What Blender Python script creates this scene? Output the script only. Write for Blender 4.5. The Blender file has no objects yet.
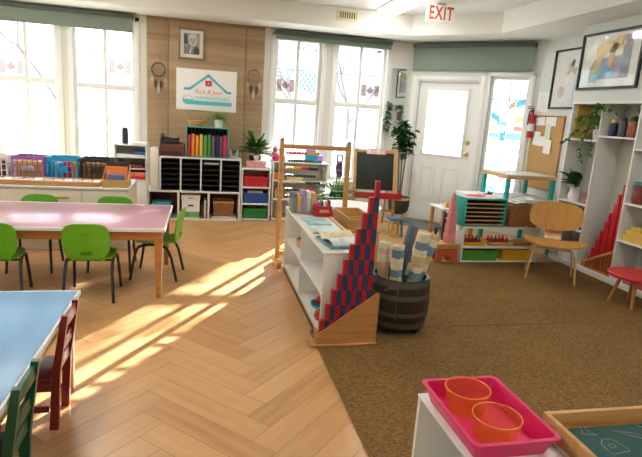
import bpy, bmesh, math, random
from mathutils import Vector, Matrix
random.seed(7)
PI = math.pi
C = bpy.context.scene.collection

# ------------------------------------------------------------------ materials
MATS = {}
def mat(name, col, rough=0.5, metal=0.0, noise=None, bump=None, emit=None, trans=0.0, spec=0.5, coat=0.0, sheen=0.0):
    if name in MATS: return MATS[name]
    m = bpy.data.materials.new(name); m.use_nodes = True
    nt = m.node_tree; b = nt.nodes['Principled BSDF']
    b.inputs['Base Color'].default_value = (*col, 1)
    b.inputs['Roughness'].default_value = rough
    b.inputs['Metallic'].default_value = metal
    b.inputs['Specular IOR Level'].default_value = spec
    b.inputs['Coat Weight'].default_value = coat
    if trans: b.inputs['Transmission Weight'].default_value = trans
    if emit:
        b.inputs['Emission Color'].default_value = (*emit[0], 1); b.inputs['Emission Strength'].default_value = emit[1]
    if noise or bump:
        tc = nt.nodes.new('ShaderNodeTexCoord')
    if noise:      # (scale xyz, amount, detail)
        sc, amt = noise[0], noise[1]
        mp = nt.nodes.new('ShaderNodeMapping'); mp.inputs['Scale'].default_value = sc if isinstance(sc, tuple) else (sc, sc, sc)
        nz = nt.nodes.new('ShaderNodeTexNoise'); nz.inputs['Scale'].default_value = 1.0; nz.inputs['Detail'].default_value = 5
        nz.inputs['Roughness'].default_value = 0.6
        nt.links.new(tc.outputs['Object'], mp.inputs['Vector']); nt.links.new(mp.outputs['Vector'], nz.inputs['Vector'])
        rp = nt.nodes.new('ShaderNodeValToRGB')
        rp.color_ramp.elements[0].position = 0.3; rp.color_ramp.elements[1].position = 0.7
        rp.color_ramp.elements[0].color = (*[max(0, c * (1 - amt)) for c in col], 1)
        rp.color_ramp.elements[1].color = (*[min(1, c * (1 + amt)) for c in col], 1)
        nt.links.new(nz.outputs['Fac'], rp.inputs['Fac']); nt.links.new(rp.outputs['Color'], b.inputs['Base Color'])
    if bump:       # (scale, strength)
        n2 = nt.nodes.new('ShaderNodeTexNoise'); n2.inputs['Scale'].default_value = bump[0]; n2.inputs['Detail'].default_value = 3
        bp = nt.nodes.new('ShaderNodeBump'); bp.inputs['Strength'].default_value = bump[1]; bp.inputs['Distance'].default_value = 0.01
        nt.links.new(tc.outputs['Object'], n2.inputs['Vector'])
        nt.links.new(n2.outputs['Fac'], bp.inputs['Height']); nt.links.new(bp.outputs['Normal'], b.inputs['Normal'])
    MATS[name] = m
    return m

def film(name, col, alpha):
    """coloured translucent film / glass: tints the light that passes, with a little gloss"""
    if name in MATS: return MATS[name]
    m = bpy.data.materials.new(name); m.use_nodes = True
    nt = m.node_tree; nt.nodes.clear()
    out = nt.nodes.new('ShaderNodeOutputMaterial')
    tr = nt.nodes.new('ShaderNodeBsdfTransparent'); tr.inputs['Color'].default_value = (*col, 1)
    gl = nt.nodes.new('ShaderNodeBsdfGlossy'); gl.inputs['Roughness'].default_value = 0.05
    mx = nt.nodes.new('ShaderNodeMixShader'); mx.inputs['Fac'].default_value = alpha
    nt.links.new(tr.outputs[0], mx.inputs[1]); nt.links.new(gl.outputs[0], mx.inputs[2]); nt.links.new(mx.outputs[0], out.inputs[0])
    MATS[name] = m
    return m

def translucent(name, col, clear):
    """milky coloured plastic: mix of clear tint and a glossy diffuse skin"""
    if name in MATS: return MATS[name]
    m = mat(name, col, 0.25)
    nt = m.node_tree; b = nt.nodes['Principled BSDF']; out = nt.nodes['Material Output']
    tr = nt.nodes.new('ShaderNodeBsdfTransparent'); tr.inputs['Color'].default_value = (*[0.76 + 0.24 * c for c in col], 1)
    mx = nt.nodes.new('ShaderNodeMixShader'); mx.inputs['Fac'].default_value = clear
    nt.links.new(b.outputs[0], mx.inputs[1]); nt.links.new(tr.outputs[0], mx.inputs[2]); nt.links.new(mx.outputs[0], out.inputs[0])
    return m

def floor_mat():
    m = bpy.data.materials.new('herringbone_oak'); m.use_nodes = True
    nt = m.node_tree; b = nt.nodes['Principled BSDF']
    uv = nt.nodes.new('ShaderNodeUVMap'); uv.uv_map = 'UVMap'
    mp = nt.nodes.new('ShaderNodeMapping'); mp.inputs['Scale'].default_value = (2.2, 26, 1)
    nz = nt.nodes.new('ShaderNodeTexNoise'); nz.inputs['Scale'].default_value = 1; nz.inputs['Detail'].default_value = 6
    nt.links.new(uv.outputs[0], mp.inputs[0]); nt.links.new(mp.outputs[0], nz.inputs['Vector'])
    at = nt.nodes.new('ShaderNodeAttribute'); at.attribute_name = 'plank'
    mx = nt.nodes.new('ShaderNodeMath'); mx.operation = 'MULTIPLY_ADD'; mx.inputs[1].default_value = 0.7
    nt.links.new(nz.outputs['Fac'], mx.inputs[0])
    ml = nt.nodes.new('ShaderNodeMath'); ml.operation = 'MULTIPLY'; ml.inputs[1].default_value = 0.42
    nt.links.new(at.outputs['Fac'], ml.inputs[0]); nt.links.new(ml.outputs[0], mx.inputs[2])
    rp = nt.nodes.new('ShaderNodeValToRGB'); cr = rp.color_ramp
    cr.elements[0].position = 0.2; cr.elements[0].color = (0.44, 0.222, 0.086, 1)
    cr.elements[1].position = 0.9; cr.elements[1].color = (0.68, 0.40, 0.178, 1)
    e = cr.elements.new(0.5); e.color = (0.58, 0.318, 0.130, 1)
    nt.links.new(mx.outputs[0], rp.inputs['Fac']); nt.links.new(rp.outputs['Color'], b.inputs['Base Color'])
    b.inputs['Roughness'].default_value = 0.33
    return m

def carpet_mat():
    m = bpy.data.materials.new('sisal'); m.use_nodes = True
    nt = m.node_tree; b = nt.nodes['Principled BSDF']
    tc = nt.nodes.new('ShaderNodeTexCoord')
    mp = nt.nodes.new('ShaderNodeMapping'); mp.inputs['Scale'].default_value = (60, 150, 60)
    nz = nt.nodes.new('ShaderNodeTexNoise'); nz.inputs['Scale'].default_value = 1; nz.inputs['Detail'].default_value = 4
    nt.links.new(tc.outputs['Object'], mp.inputs[0]); nt.links.new(mp.outputs[0], nz.inputs['Vector'])
    rp = nt.nodes.new('ShaderNodeValToRGB'); cr = rp.color_ramp
    cr.elements[0].position = 0.33; cr.elements[0].color = (0.145, 0.075, 0.024, 1)
    cr.elements[1].position = 0.68; cr.elements[1].color = (0.335, 0.20, 0.073, 1)
    nt.links.new(nz.outputs['Fac'], rp.inputs['Fac'])
    n2 = nt.nodes.new('ShaderNodeTexNoise'); n2.inputs['Scale'].default_value = 2.5; n2.inputs['Detail'].default_value = 4
    nt.links.new(tc.outputs['Object'], n2.inputs['Vector'])
    mxc = nt.nodes.new('ShaderNodeMixRGB'); mxc.blend_type = 'MULTIPLY'; mxc.inputs['Fac'].default_value = 0.35
    nt.links.new(rp.outputs['Color'], mxc.inputs[1]); nt.links.new(n2.outputs['Fac'], mxc.inputs[2])
    nt.links.new(mxc.outputs[0], b.inputs['Base Color'])
    bp = nt.nodes.new('ShaderNodeBump'); bp.inputs['Strength'].default_value = 0.6; bp.inputs['Distance'].default_value = 0.006
    nt.links.new(nz.outputs['Fac'], bp.inputs['Height']); nt.links.new(bp.outputs['Normal'], b.inputs['Normal'])
    b.inputs['Roughness'].default_value = 0.95; b.inputs['Specular IOR Level'].default_value = 0.1
    return m

def panel_mat():
    m = bpy.data.materials.new('oak_panelling'); m.use_nodes = True
    nt = m.node_tree; b = nt.nodes['Principled BSDF']
    tc = nt.nodes.new('ShaderNodeTexCoord')
    mp = nt.nodes.new('ShaderNodeMapping'); mp.inputs['Scale'].default_value = (1.3, 1.3, 22)
    nz = nt.nodes.new('ShaderNodeTexNoise'); nz.inputs['Scale'].default_value = 1; nz.inputs['Detail'].default_value = 5
    nt.links.new(tc.outputs['Object'], mp.inputs[0]); nt.links.new(mp.outputs[0], nz.inputs['Vector'])
    sx = nt.nodes.new('ShaderNodeSeparateXYZ'); nt.links.new(tc.outputs['Object'], sx.inputs[0])
    q = nt.nodes.new('ShaderNodeMath'); q.operation = 'MULTIPLY'; q.inputs[1].default_value = 8.0
    nt.links.new(sx.outputs['Z'], q.inputs[0])
    fl = nt.nodes.new('ShaderNodeMath'); fl.operation = 'FLOOR'; nt.links.new(q.outputs[0], fl.inputs[0])
    wn = nt.nodes.new('ShaderNodeTexWhiteNoise'); wn.noise_dimensions = '1D'; nt.links.new(fl.outputs[0], wn.inputs['W'])
    ad = nt.nodes.new('ShaderNodeMath'); ad.operation = 'MULTIPLY_ADD'; ad.inputs[1].default_value = 0.3
    nt.links.new(wn.outputs['Value'], ad.inputs[0]); 
    m2 = nt.nodes.new('ShaderNodeMath'); m2.operation = 'MULTIPLY'; m2.inputs[1].default_value = 0.75
    nt.links.new(nz.outputs['Fac'], m2.inputs[0]); nt.links.new(m2.outputs[0], ad.inputs[2])
    rp = nt.nodes.new('ShaderNodeValToRGB'); cr = rp.color_ramp
    cr.elements[0].position = 0.2; cr.elements[0].color = (0.24, 0.15, 0.075, 1)
    cr.elements[1].position = 0.85; cr.elements[1].color = (0.45, 0.315, 0.18, 1)
    nt.links.new(ad.outputs[0], rp.inputs['Fac']); nt.links.new(rp.outputs['Color'], b.inputs['Base Color'])
    b.inputs['Roughness'].default_value = 0.55
    return m

WALL = mat('wall_paint', (0.70, 0.695, 0.63), 0.75, noise=(2.0, 0.015))
WALLR = mat('wall_paint_cool', (0.66, 0.70, 0.66), 0.75, noise=(2.0, 0.015))
CEIL = mat('ceiling_paint', (0.74, 0.74, 0.70), 0.85, noise=(2.0, 0.01))
TRIM = mat('white_trim', (0.80, 0.81, 0.78), 0.45, noise=(3.0, 0.015))
WHITE = mat('white_melamine', (0.76, 0.76, 0.72), 0.4, noise=(3.0, 0.02))
CREAM = mat('cream_laminate', (0.78, 0.74, 0.60), 0.4, noise=(3.0, 0.02))
PWHITE = mat('pure_white', (0.85, 0.85, 0.83), 0.5, noise=(4.0, 0.01))
PAPER = mat('paper', (0.82, 0.82, 0.78), 0.8, noise=(6.0, 0.02))
WOOD = mat('honey_wood', (0.56, 0.30, 0.095), 0.42, noise=((4, 4, 30), 0.2))
WOODX = mat('honey_wood_long', (0.56, 0.30, 0.095), 0.42, noise=((3, 30, 30), 0.2))
WOODL = mat('light_wood', (0.66, 0.43, 0.19), 0.45, noise=((4, 25, 25), 0.15))
STANDW = mat('stand_wood', (0.50, 0.235, 0.075), 0.42, noise=((3, 30, 30), 0.2))
PLY = mat('ply_veneer', (0.58, 0.29, 0.055), 0.36, noise=((30, 4, 4), 0.14), coat=0.2)
PLYLEG = mat('ply_leg', (0.58, 0.35, 0.12), 0.4, noise=((20, 20, 4), 0.12))
ORWOOD = mat('orange_brown_wood', (0.42, 0.17, 0.045), 0.4, noise=((3, 25, 25), 0.2))
DKWOOD = mat('dark_brown_board', (0.12, 0.03, 0.022), 0.4, noise=((4, 20, 20), 0.2))
BLACK = mat('black_plastic', (0.014, 0.014, 0.014), 0.5, noise=(8.0, 0.2))
BLACKM = mat('black_metal', (0.012, 0.016, 0.014), 0.35, noise=(8.0, 0.2))
GREY = mat('grey_plastic', (0.35, 0.35, 0.34), 0.5, noise=(8.0, 0.05))
LGREY = mat('light_grey', (0.6, 0.6, 0.58), 0.5, noise=(8.0, 0.03))
STEEL = mat('steel', (0.62, 0.62, 0.6), 0.3, 1.0, noise=(20.0, 0.05))
BRASS = mat('brass', (0.72, 0.50, 0.16), 0.25, 1.0, noise=(20.0, 0.06))
BLIND = mat('grey_green_blind', (0.20, 0.25, 0.205), 0.75, noise=(60.0, 0.05))
BLINDD = mat('dark_blind_roll', (0.085, 0.115, 0.10), 0.6, noise=(20.0, 0.08))
GREENP = mat('lime_green_plastic', (0.125, 0.42, 0.012), 0.35, noise=(4.0, 0.04))
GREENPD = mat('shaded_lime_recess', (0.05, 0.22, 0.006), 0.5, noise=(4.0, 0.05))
PINKTOP = mat('pink_laminate', (0.62, 0.34, 0.42), 0.20, noise=(1.2, 0.06), spec=0.6)
BLUETOP = mat('blue_laminate', (0.04, 0.22, 0.44), 0.30, noise=(1.2, 0.06), spec=0.55)
REDP = mat('dark_red_paint', (0.25, 0.022, 0.022), 0.35, noise=(6.0, 0.1))
GRNP = mat('dark_green_paint', (0.012, 0.10, 0.05), 0.35, noise=(6.0, 0.1))
RODR = mat('rod_red', (0.42, 0.010, 0.022), 0.4, noise=(8.0, 0.05))
RODB = mat('rod_blue', (0.012, 0.05, 0.115), 0.4, noise=(8.0, 0.05))
STAVE = mat('barrel_stave', (0.030, 0.020, 0.012), 0.4, noise=((12, 12, 2), 0.45))
HOOP = mat('barrel_hoop', (0.13, 0.12, 0.10), 0.4, 0.6, noise=(10.0, 0.2))
MAGENTA = mat('magenta_plastic', (0.68, 0.012, 0.12), 0.32, noise=(4.0, 0.03))
TEAL = mat('teal_paint', (0.02, 0.40, 0.34), 0.4, noise=(5.0, 0.05))
CORK = mat('cork', (0.50, 0.29, 0.11), 0.9, noise=(90.0, 0.2))
CHALK = mat('chalkboard', (0.017, 0.025, 0.022), 0.65, noise=(5.0, 0.25))
SLATE = mat('green_felt_board', (0.018, 0.085, 0.080), 0.8, noise=(9.0, 0.15))
LEAF = mat('leaf_green', (0.055, 0.19, 0.025), 0.45, noise=(9.0, 0.35))
LEAFD = mat('leaf_dark', (0.018, 0.075, 0.018), 0.4, noise=(9.0, 0.3))
LEAFP = mat('leaf_pale', (0.24, 0.42, 0.10), 0.5, noise=(9.0, 0.3))
STEM = mat('plant_stem', (0.20, 0.13, 0.06), 0.7, noise=(20.0, 0.25))
SOIL = mat('potting_soil', (0.03, 0.02, 0.012), 0.95, noise=(40.0, 0.4))
RED = mat('red_plastic', (0.55, 0.018, 0.025), 0.4, noise=(4.0, 0.04))
BLUE = mat('blue_plastic', (0.015, 0.085, 0.36), 0.4, noise=(4.0, 0.04))
GREEN = mat('green_plastic', (0.012, 0.22, 0.045), 0.4, noise=(4.0, 0.04))
YELLOW = mat('yellow_plastic', (0.75, 0.42, 0.02), 0.4, noise=(4.0, 0.04))
ORANGE = mat('orange_card', (0.80, 0.22, 0.015), 0.6, noise=(5.0, 0.05))
SALMON = mat('salmon_card', (0.75, 0.25, 0.14), 0.6, noise=(5.0, 0.05))
PINK = mat('pink_paint', (0.74, 0.26, 0.25), 0.5, noise=(5.0, 0.05))
HOTPINK = mat('hot_pink', (0.75, 0.02, 0.16), 0.5, noise=(5.0, 0.05))
PURPLE = mat('purple_plastic', (0.36, 0.13, 0.46), 0.4, noise=(5.0, 0.06))
LILAC = mat('lilac', (0.40, 0.30, 0.62), 0.6, noise=(5.0, 0.06))
NAVY = mat('navy', (0.02, 0.025, 0.13), 0.6, noise=(5.0, 0.1))
MAROON = mat('maroon', (0.18, 0.03, 0.06), 0.6, noise=(5.0, 0.1))
CYAN = mat('cyan_plastic', (0.015, 0.33, 0.62), 0.4, noise=(5.0, 0.05))
TURQ = mat('turquoise_paint', (0.10, 0.52, 0.60), 0.5, noise=(5.0, 0.03))
WICKER = mat('wicker', (0.36, 0.15, 0.05), 0.7, noise=((40, 40, 90), 0.45), bump=(120, 0.6))
WICKERL = mat('pale_wicker', (0.55, 0.32, 0.13), 0.7, noise=((40, 40, 90), 0.4), bump=(120, 0.6))
GOLDF = mat('antique_gold', (0.28, 0.19, 0.08), 0.4, 0.3, noise=(20.0, 0.2))
CLOTHB = mat('cloth_blue', (0.17, 0.28, 0.36), 0.95, noise=(90.0, 0.25))
CLOTHW = mat('cloth_cream', (0.74, 0.67, 0.48), 0.95, noise=(90.0, 0.2))
CLOTHT = mat('cloth_tan', (0.62, 0.46, 0.22), 0.95, noise=(90.0, 0.2))
CLOTHP = mat('cloth_rose', (0.70, 0.42, 0.33), 0.95, noise=(90.0, 0.2))
CLOTHG = mat('cloth_slate', (0.14, 0.17, 0.20), 0.95, noise=(90.0, 0.4))
MAT_GR = mat('door_mat', (0.17, 0.21, 0.19), 0.95, noise=(60.0, 0.25))
SNOW = mat('snow', (0.85, 0.87, 0.9), 0.8, noise=(1.0, 0.02))
GLASS = film('window_glass', (0.97, 0.985, 0.985), 0.04)
PGLASS = film('picture_glass', (1, 1, 1), 0.06)
MIRROR = mat('mirror_silver', (0.82, 0.88, 0.86), 0.02, 1.0, noise=(1.0, 0.005))
CLEARBOX = translucent('clear_plastic', (0.85, 0.87, 0.85), 0.90)
ORTUB = translucent('orange_tub_plastic', (0.98, 0.36, 0.07), 0.86)
LAMP = mat('lit_diffuser', (0.9, 0.9, 0.85), 0.5, noise=(2.0, 0.01), emit=((1.0, 0.98, 0.94), 19.0))
FLOORM, CARPM, PANELM = floor_mat(), carpet_mat(), panel_mat()

# ------------------------------------------------------------------ mesh builder
class MB:
    def __init__(self): self.bm = bmesh.new(); self.mi = 0
    def _tag(self, faces):
        for f in faces: f.material_index = self.mi
    def m(self, i): self.mi = i; return self
    def box(self, x0, y0, z0, x1, y1, z1, bev=0.0, M=None, seg=2):
        vs = [self.bm.verts.new((x, y, z)) for z in (z0, z1) for y in (y0, y1) for x in (x0, x1)]
        fs = [self.bm.faces.new([vs[i] for i in q]) for q in ((0,2,3,1),(4,5,7,6),(0,1,5,4),(2,6,7,3),(0,4,6,2),(1,3,7,5))]
        self._tag(fs)
        if bev > 0:
            es = list({e for f in fs for e in f.edges})
            r = bmesh.ops.bevel(self.bm, geom=es, offset=bev, segments=seg, profile=0.5, affect='EDGES')
            vs = list({v for v in vs if v.is_valid} | set(r['verts']))
            self._tag(r['faces'])
        if M is not None: bmesh.ops.transform(self.bm, matrix=M, verts=vs)
        return self
    def ring(self, c, ax, r, seg, rot=0.0):
        ax = Vector(ax).normalized(); up = Vector((0,0,1)) if abs(ax.z) < 0.95 else Vector((1,0,0))
        a = ax.cross(up).normalized(); b = ax.cross(a).normalized()
        return [self.bm.verts.new(Vector(c) + r*(math.cos(2*PI*i/seg+rot)*a + math.sin(2*PI*i/seg+rot)*b)) for i in range(seg)]
    def bridge(self, A, B):
        n = len(A)
        self._tag([self.bm.faces.new((A[i], A[(i+1) % n], B[(i+1) % n], B[i])) for i in range(n)])
    def cyl(self, p0, p1, r0, r1=None, seg=14, caps=True, rot=0.0):
        r1 = r0 if r1 is None else r1; ax = Vector(p1) - Vector(p0)
        A = self.ring(p0, ax, r0, seg, rot); B = self.ring(p1, ax, r1, seg, rot); self.bridge(A, B)
        if caps: self._tag([self.bm.faces.new(A[::-1]), self.bm.faces.new(B)])
        return self
    def tube(self, pts, r, seg=8, closed=False):
        pts = [Vector(p) for p in pts]; n = len(pts); rs = r if isinstance(r, (list, tuple)) else [r]*n
        tang = []
        for i in range(n):
            a = pts[(i-1) % n] if (closed or i > 0) else pts[i]; b = pts[(i+1) % n] if (closed or i < n-1) else pts[i]
            tang.append((b-a).normalized())
        nrm = tang[0].orthogonal().normalized(); rings = []
        for i in range(n):
            nrm = (nrm - tang[i]*nrm.dot(tang[i])).normalized(); bi = tang[i].cross(nrm)
            rings.append([self.bm.verts.new(pts[i] + rs[i]*(math.cos(2*PI*k/seg)*nrm + math.sin(2*PI*k/seg)*bi)) for k in range(seg)])
        for i in range(n-1): self.bridge(rings[i], rings[i+1])
        if closed: self.bridge(rings[-1], rings[0])
        else: self._tag([self.bm.faces.new(rings[0][::-1]), self.bm.faces.new(rings[-1])])
        return self
    def lathe(self, prof, seg=24, c=(0,0,0), mats=None):
        c = Vector(c); prev = None
        for i, (r, z) in enumerate(prof):
            if r < 1e-6: cur = [self.bm.verts.new(c + Vector((0,0,z)))]
            else: cur = [self.bm.verts.new(c + Vector((r*math.cos(2*PI*k/seg), r*math.sin(2*PI*k/seg), z))) for k in range(seg)]
            if prev is not None:
                if mats: self.mi = mats[i-1]
                if len(prev) == 1 and len(cur) > 1: self._tag([self.bm.faces.new((prev[0], cur[(k+1) % seg], cur[k])) for k in range(seg)])
                elif len(cur) == 1 and len(prev) > 1: self._tag([self.bm.faces.new((prev[k], prev[(k+1) % seg], cur[0])) for k in range(seg)])
                elif len(cur) > 1: self.bridge(prev, cur)
            prev = cur
        return self
    def prism(self, pts, d0, d1, axis='z', M=None):
        """polygon (a,b) extruded from d0 to d1 along axis; 'y': (a,b)->(x,z); 'x': (a,b)->(y,z)"""
        def P(a, b, d): return {'z': (a, b, d), 'y': (a, d, b), 'x': (d, a, b)}[axis]
        A = [self.bm.verts.new(P(a, b, d0)) for a, b in pts]; B = [self.bm.verts.new(P(a, b, d1)) for a, b in pts]
        self.bridge(A, B); self._tag([self.bm.faces.new(A[::-1]), self.bm.faces.new(B)])
        if M is not None: bmesh.ops.transform(self.bm, matrix=M, verts=A+B)
        return self
    def ball(self, c, r, sc=(1,1,1), seg=12):
        h = max(6, seg//2+2)
        prof = [(r*math.sin(PI*i/h), -r*math.cos(PI*i/h)) for i in range(h+1)]; prof[0] = (0, -r); prof[-1] = (0, r)
        old = set(self.bm.verts); self.lathe(prof, seg)
        vs = [v for v in self.bm.verts if v not in old]
        for v in vs: v.co = Vector((v.co.x*sc[0]+c[0], v.co.y*sc[1]+c[1], v.co.z*sc[2]+c[2]))
        return self
    def panel(self, a, b, n, f, thick, M=None, rings=6, seg=40):
        """superellipse sheet of half-sizes a, b in local x,z; f(x,z)->y; solid of given thickness"""
        def pt(rr, t):
            cx, sz = math.cos(t), math.sin(t)
            x = a*rr*math.copysign(abs(cx)**(2/n), cx); z = b*rr*math.copysign(abs(sz)**(2/n), sz)
            return x, z
        allv = []
        def layer(off):
            x, z = 0, 0; cen = self.bm.verts.new((0, f(0, 0)+off, 0)); R = []
            for k in range(1, rings+1):
                R.append([self.bm.verts.new((pt(k/rings, 2*PI*i/seg)[0], f(*pt(k/rings, 2*PI*i/seg))+off, pt(k/rings, 2*PI*i/seg)[1])) for i in range(seg)])
            self._tag([self.bm.faces.new((cen, R[0][i], R[0][(i+1) % seg])) for i in range(seg)])
            for k in range(rings-1): self.bridge(R[k], R[k+1])
            allv.append(cen); [allv.extend(r) for r in R]
            return R[-1]
        A = layer(-thick/2); B = layer(thick/2); self.bridge(A, B)
        if M is not None: bmesh.ops.transform(self.bm, matrix=M, verts=allv)
        return self
    def blade(self, base, d, length, width, droop, seg=5, shape='blade', twist=0.0):
        """a thin leaf: curved strip with a folded midrib"""
        d = Vector(d).normalized(); side = d.cross(Vector((0,0,1)))
        side = Vector((1,0,0)) if side.length < 1e-3 else side.normalized()
        side = (Matrix.Rotation(twist, 3, d) @ side).normalized()
        p = Vector(base); rows = []; step = length/seg
        for i in range(seg+1):
            t = i/seg
            if shape == 'blade': w = width*(0.35+0.65*math.sin(PI*min(1, t*1.1+0.15)))*(1-t**3)
            else: w = width*math.sin(PI*(0.04+0.92*t)**0.8)
            up = side.cross(d).normalized(); w = max(w, 0.0006)
            rows.append([self.bm.verts.new(p - side*w/2 + up*w*0.18), self.bm.verts.new(p), self.bm.verts.new(p + side*w/2 + up*w*0.18)])
            p = p + d*step; d = (d + Vector((0,0,-droop/seg))).normalized()
        for i in range(seg):
            for k in (0, 1): self._tag([self.bm.faces.new((rows[i][k], rows[i][k+1], rows[i+1][k+1], rows[i+1][k]))])
        return self
    def xf(self, M): bmesh.ops.transform(self.bm, matrix=M, verts=self.bm.verts[:]); return self
    def build(self, name, mats, parent=None, loc=(0,0,0), rot=(0,0,0), smooth=35, solid=True):
        if solid: bmesh.ops.recalc_face_normals(self.bm, faces=self.bm.faces[:])
        me = bpy.data.meshes.new(name); self.bm.to_mesh(me); self.bm.free()
        for mm in (mats if isinstance(mats, (list, tuple)) else [mats]): me.materials.append(mm)
        if smooth:
            me.shade_smooth(); me.set_sharp_from_angle(angle=math.radians(smooth))
        o = bpy.data.objects.new(name, me); C.objects.link(o)
        o.location = loc; o.rotation_euler = rot
        if parent is not None: o.parent = parent
        return o

def T(x=0, y=0, z=0, rx=0, ry=0, rz=0):
    return Matrix.Translation((x, y, z)) @ Matrix.Rotation(rz, 4, 'Z') @ Matrix.Rotation(ry, 4, 'Y') @ Matrix.Rotation(rx, 4, 'X')

def tag(o, label, cat, group=None, kind=None):
    o['label'] = label; o['category'] = cat
    if group: o['group'] = group
    if kind: o['kind'] = kind
    return o
def thing(name, label, cat, loc=(0,0,0), rz=0.0, group=None):
    o = bpy.data.objects.new(name, None); C.objects.link(o); o.empty_display_size = 0.1
    o.location = loc; o.rotation_euler = (0, 0, rz)
    return tag(o, label, cat, group)
def struct_empty(name, loc=(0,0,0), rz=0.0):
    o = bpy.data.objects.new(name, None); C.objects.link(o); o.location = loc; o.rotation_euler = (0,0,rz); o['kind'] = 'structure'
    return o
def struct(name, mb, mats, **k):
    o = mb.build(name, mats, **k)
    if o.parent is None: o['kind'] = 'structure'
    return o
def dup(root, loc, rz=None, label=None, group=None):
    r = root.copy(); C.objects.link(r); r.location = loc
    if rz is not None: r.rotation_euler = (0, 0, rz)
    if label: r['label'] = label
    if group: r['group'] = group
    for ch in list(root.children):
        c = ch.copy(); C.objects.link(c); c.parent = r
        for g in list(ch.children):
            d = g.copy(); C.objects.link(d); d.parent = c
    return r
def bx(x0, y0, z0, x1, y1, z1, bev=0.0, M=None): return MB().box(x0, y0, z0, x1, y1, z1, bev, M)
def text_mesh(name, s, size, m, parent, M, extrude=0.0015, shear=0.0, space=1.0, align='CENTER', fat=0.0):
    cu = bpy.data.curves.new(name, 'FONT'); cu.body = s; cu.size = size; cu.extrude = extrude; cu.shear = shear
    cu.offset = fat; cu.space_character = space; cu.align_x = align; cu.align_y = 'CENTER'
    t = bpy.data.objects.new(name, cu); C.objects.link(t)
    bpy.context.view_layer.update()
    me = bpy.data.meshes.new_from_object(t.evaluated_get(bpy.context.evaluated_depsgraph_get()))
    bpy.data.objects.remove(t); bpy.data.curves.remove(cu)
    me.transform(M); me.materials.clear(); me.materials.append(m)
    o = bpy.data.objects.new(name, me); C.objects.link(o); o.parent = parent
    return o
ORD = ['', 'shortest', 'second shortest', 'third shortest', 'fourth shortest', 'fifth shortest', 'fifth longest', 'fourth longest', 'third longest', 'second longest', 'longest']

# ------------------------------------------------------------------ the room
YB, CX, CY, XR, YR, CH, SB = 7.42, 2.93, 7.42, 4.2, 6.15, 2.79, 2.54   # back wall, corner, side wall, ceiling, bulkhead
D = (1/math.sqrt(2)); DL = (XR-CX)*math.sqrt(2)
def wall_boxes(mb, x0, x1, z0, z1, y0, y1, holes):
    xs = sorted({x0, x1, *[h[0] for h in holes], *[h[1] for h in holes]})
    for a, b in zip(xs[:-1], xs[1:]):
        cut = sorted([(h[2], h[3]) for h in holes if h[0] <= a+1e-6 and h[1] >= b-1e-6]); z = z0
        for h0, h1 in cut:
            if h0 > z+1e-6: mb.box(a, y0, z, b, y1, h0)
            z = h1
        if z < z1-1e-6: mb.box(a, y0, z, b, y1, z1)
    return mb
WIN = [(-3.46, -2.72), (-2.55, -1.795), (-1.62, -0.865), (0.945, 1.61), (1.81, 2.56)]
WZ0, WZ1 = 0.52, 2.45
struct('wall_back', wall_boxes(MB(), -4.0, CX+0.08, 0, CH, 0, 0.16, [(a, b, WZ0, WZ1) for a, b in WIN]), WALL, loc=(0, YB, 0))
dcor = struct('wall_corner', wall_boxes(MB(), 0, DL+0.02, 0, CH, 0, 0.16, [(0.13, 1.045, 0, 2.03), (1.165, 1.685, 0.46, 2.10)]), WALLR, loc=(CX, CY, 0), rot=(0, 0, -PI/4))
struct('wall_right', bx(XR, -2.5, 0, XR+0.15, YR+0.05, CH), WALLR)
struct('wall_right_header', bx(3.92, -2.5, 1.757, XR-0.001, 5.10, SB+0.01), WALLR)
struct('wall_right_return', bx(3.92, -2.5, 0, XR-0.001, 3.18, 1.757), WALLR)
struct('wall_left', bx(-4.15, -2.5, 0, -4.0, YB+0.16, CH), WALL)
struct('wall_front', bx(-4.15, -2.65, 0, XR+0.15, -2.5, CH), WALL)
struct('ceiling', bx(-4.15, -2.65, CH, XR+0.15, YB+0.16, CH+0.1), CEIL)
bh = MB().prism([(-4, 6.84), (2.67, 6.84), (3.49, 6.02), (3.49, -2.5), (XR, -2.5), (XR, YR), (CX, CY), (-4, CY)], SB, CH, 'z')
struct('ceiling_bulkhead', bh, WALL, smooth=0)
# accent panelling behind the shelves, in three sheets
pm = MB()
pm.box(-0.72, YB-0.022, 0, -0.452, YB-0.001, SB-0.002, 0.002); pm.box(-0.446, YB-0.030, 0, 0.545, YB-0.001, SB-0.002, 0.002); pm.box(0.551, YB-0.022, 0, 0.80, YB-0.001, SB-0.002, 0.002)
struct('wall_back_panelling', pm, PANELM)
# baseboards
struct('baseboard_back', bx(0.82, YB-0.016, 0, CX, YB-0.001, 0.10, 0.004), TRIM)
struct('baseboard_corner', bx(1.06, -0.016, 0, DL, -0.001, 0.10, 0.004), TRIM, loc=(CX, CY, 0), rot=(0, 0, -PI/4))
struct('baseboard_right', bx(XR-0.016, 5.11, 0, XR-0.001, YR-0.03, 0.10, 0.004), TRIM)
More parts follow.
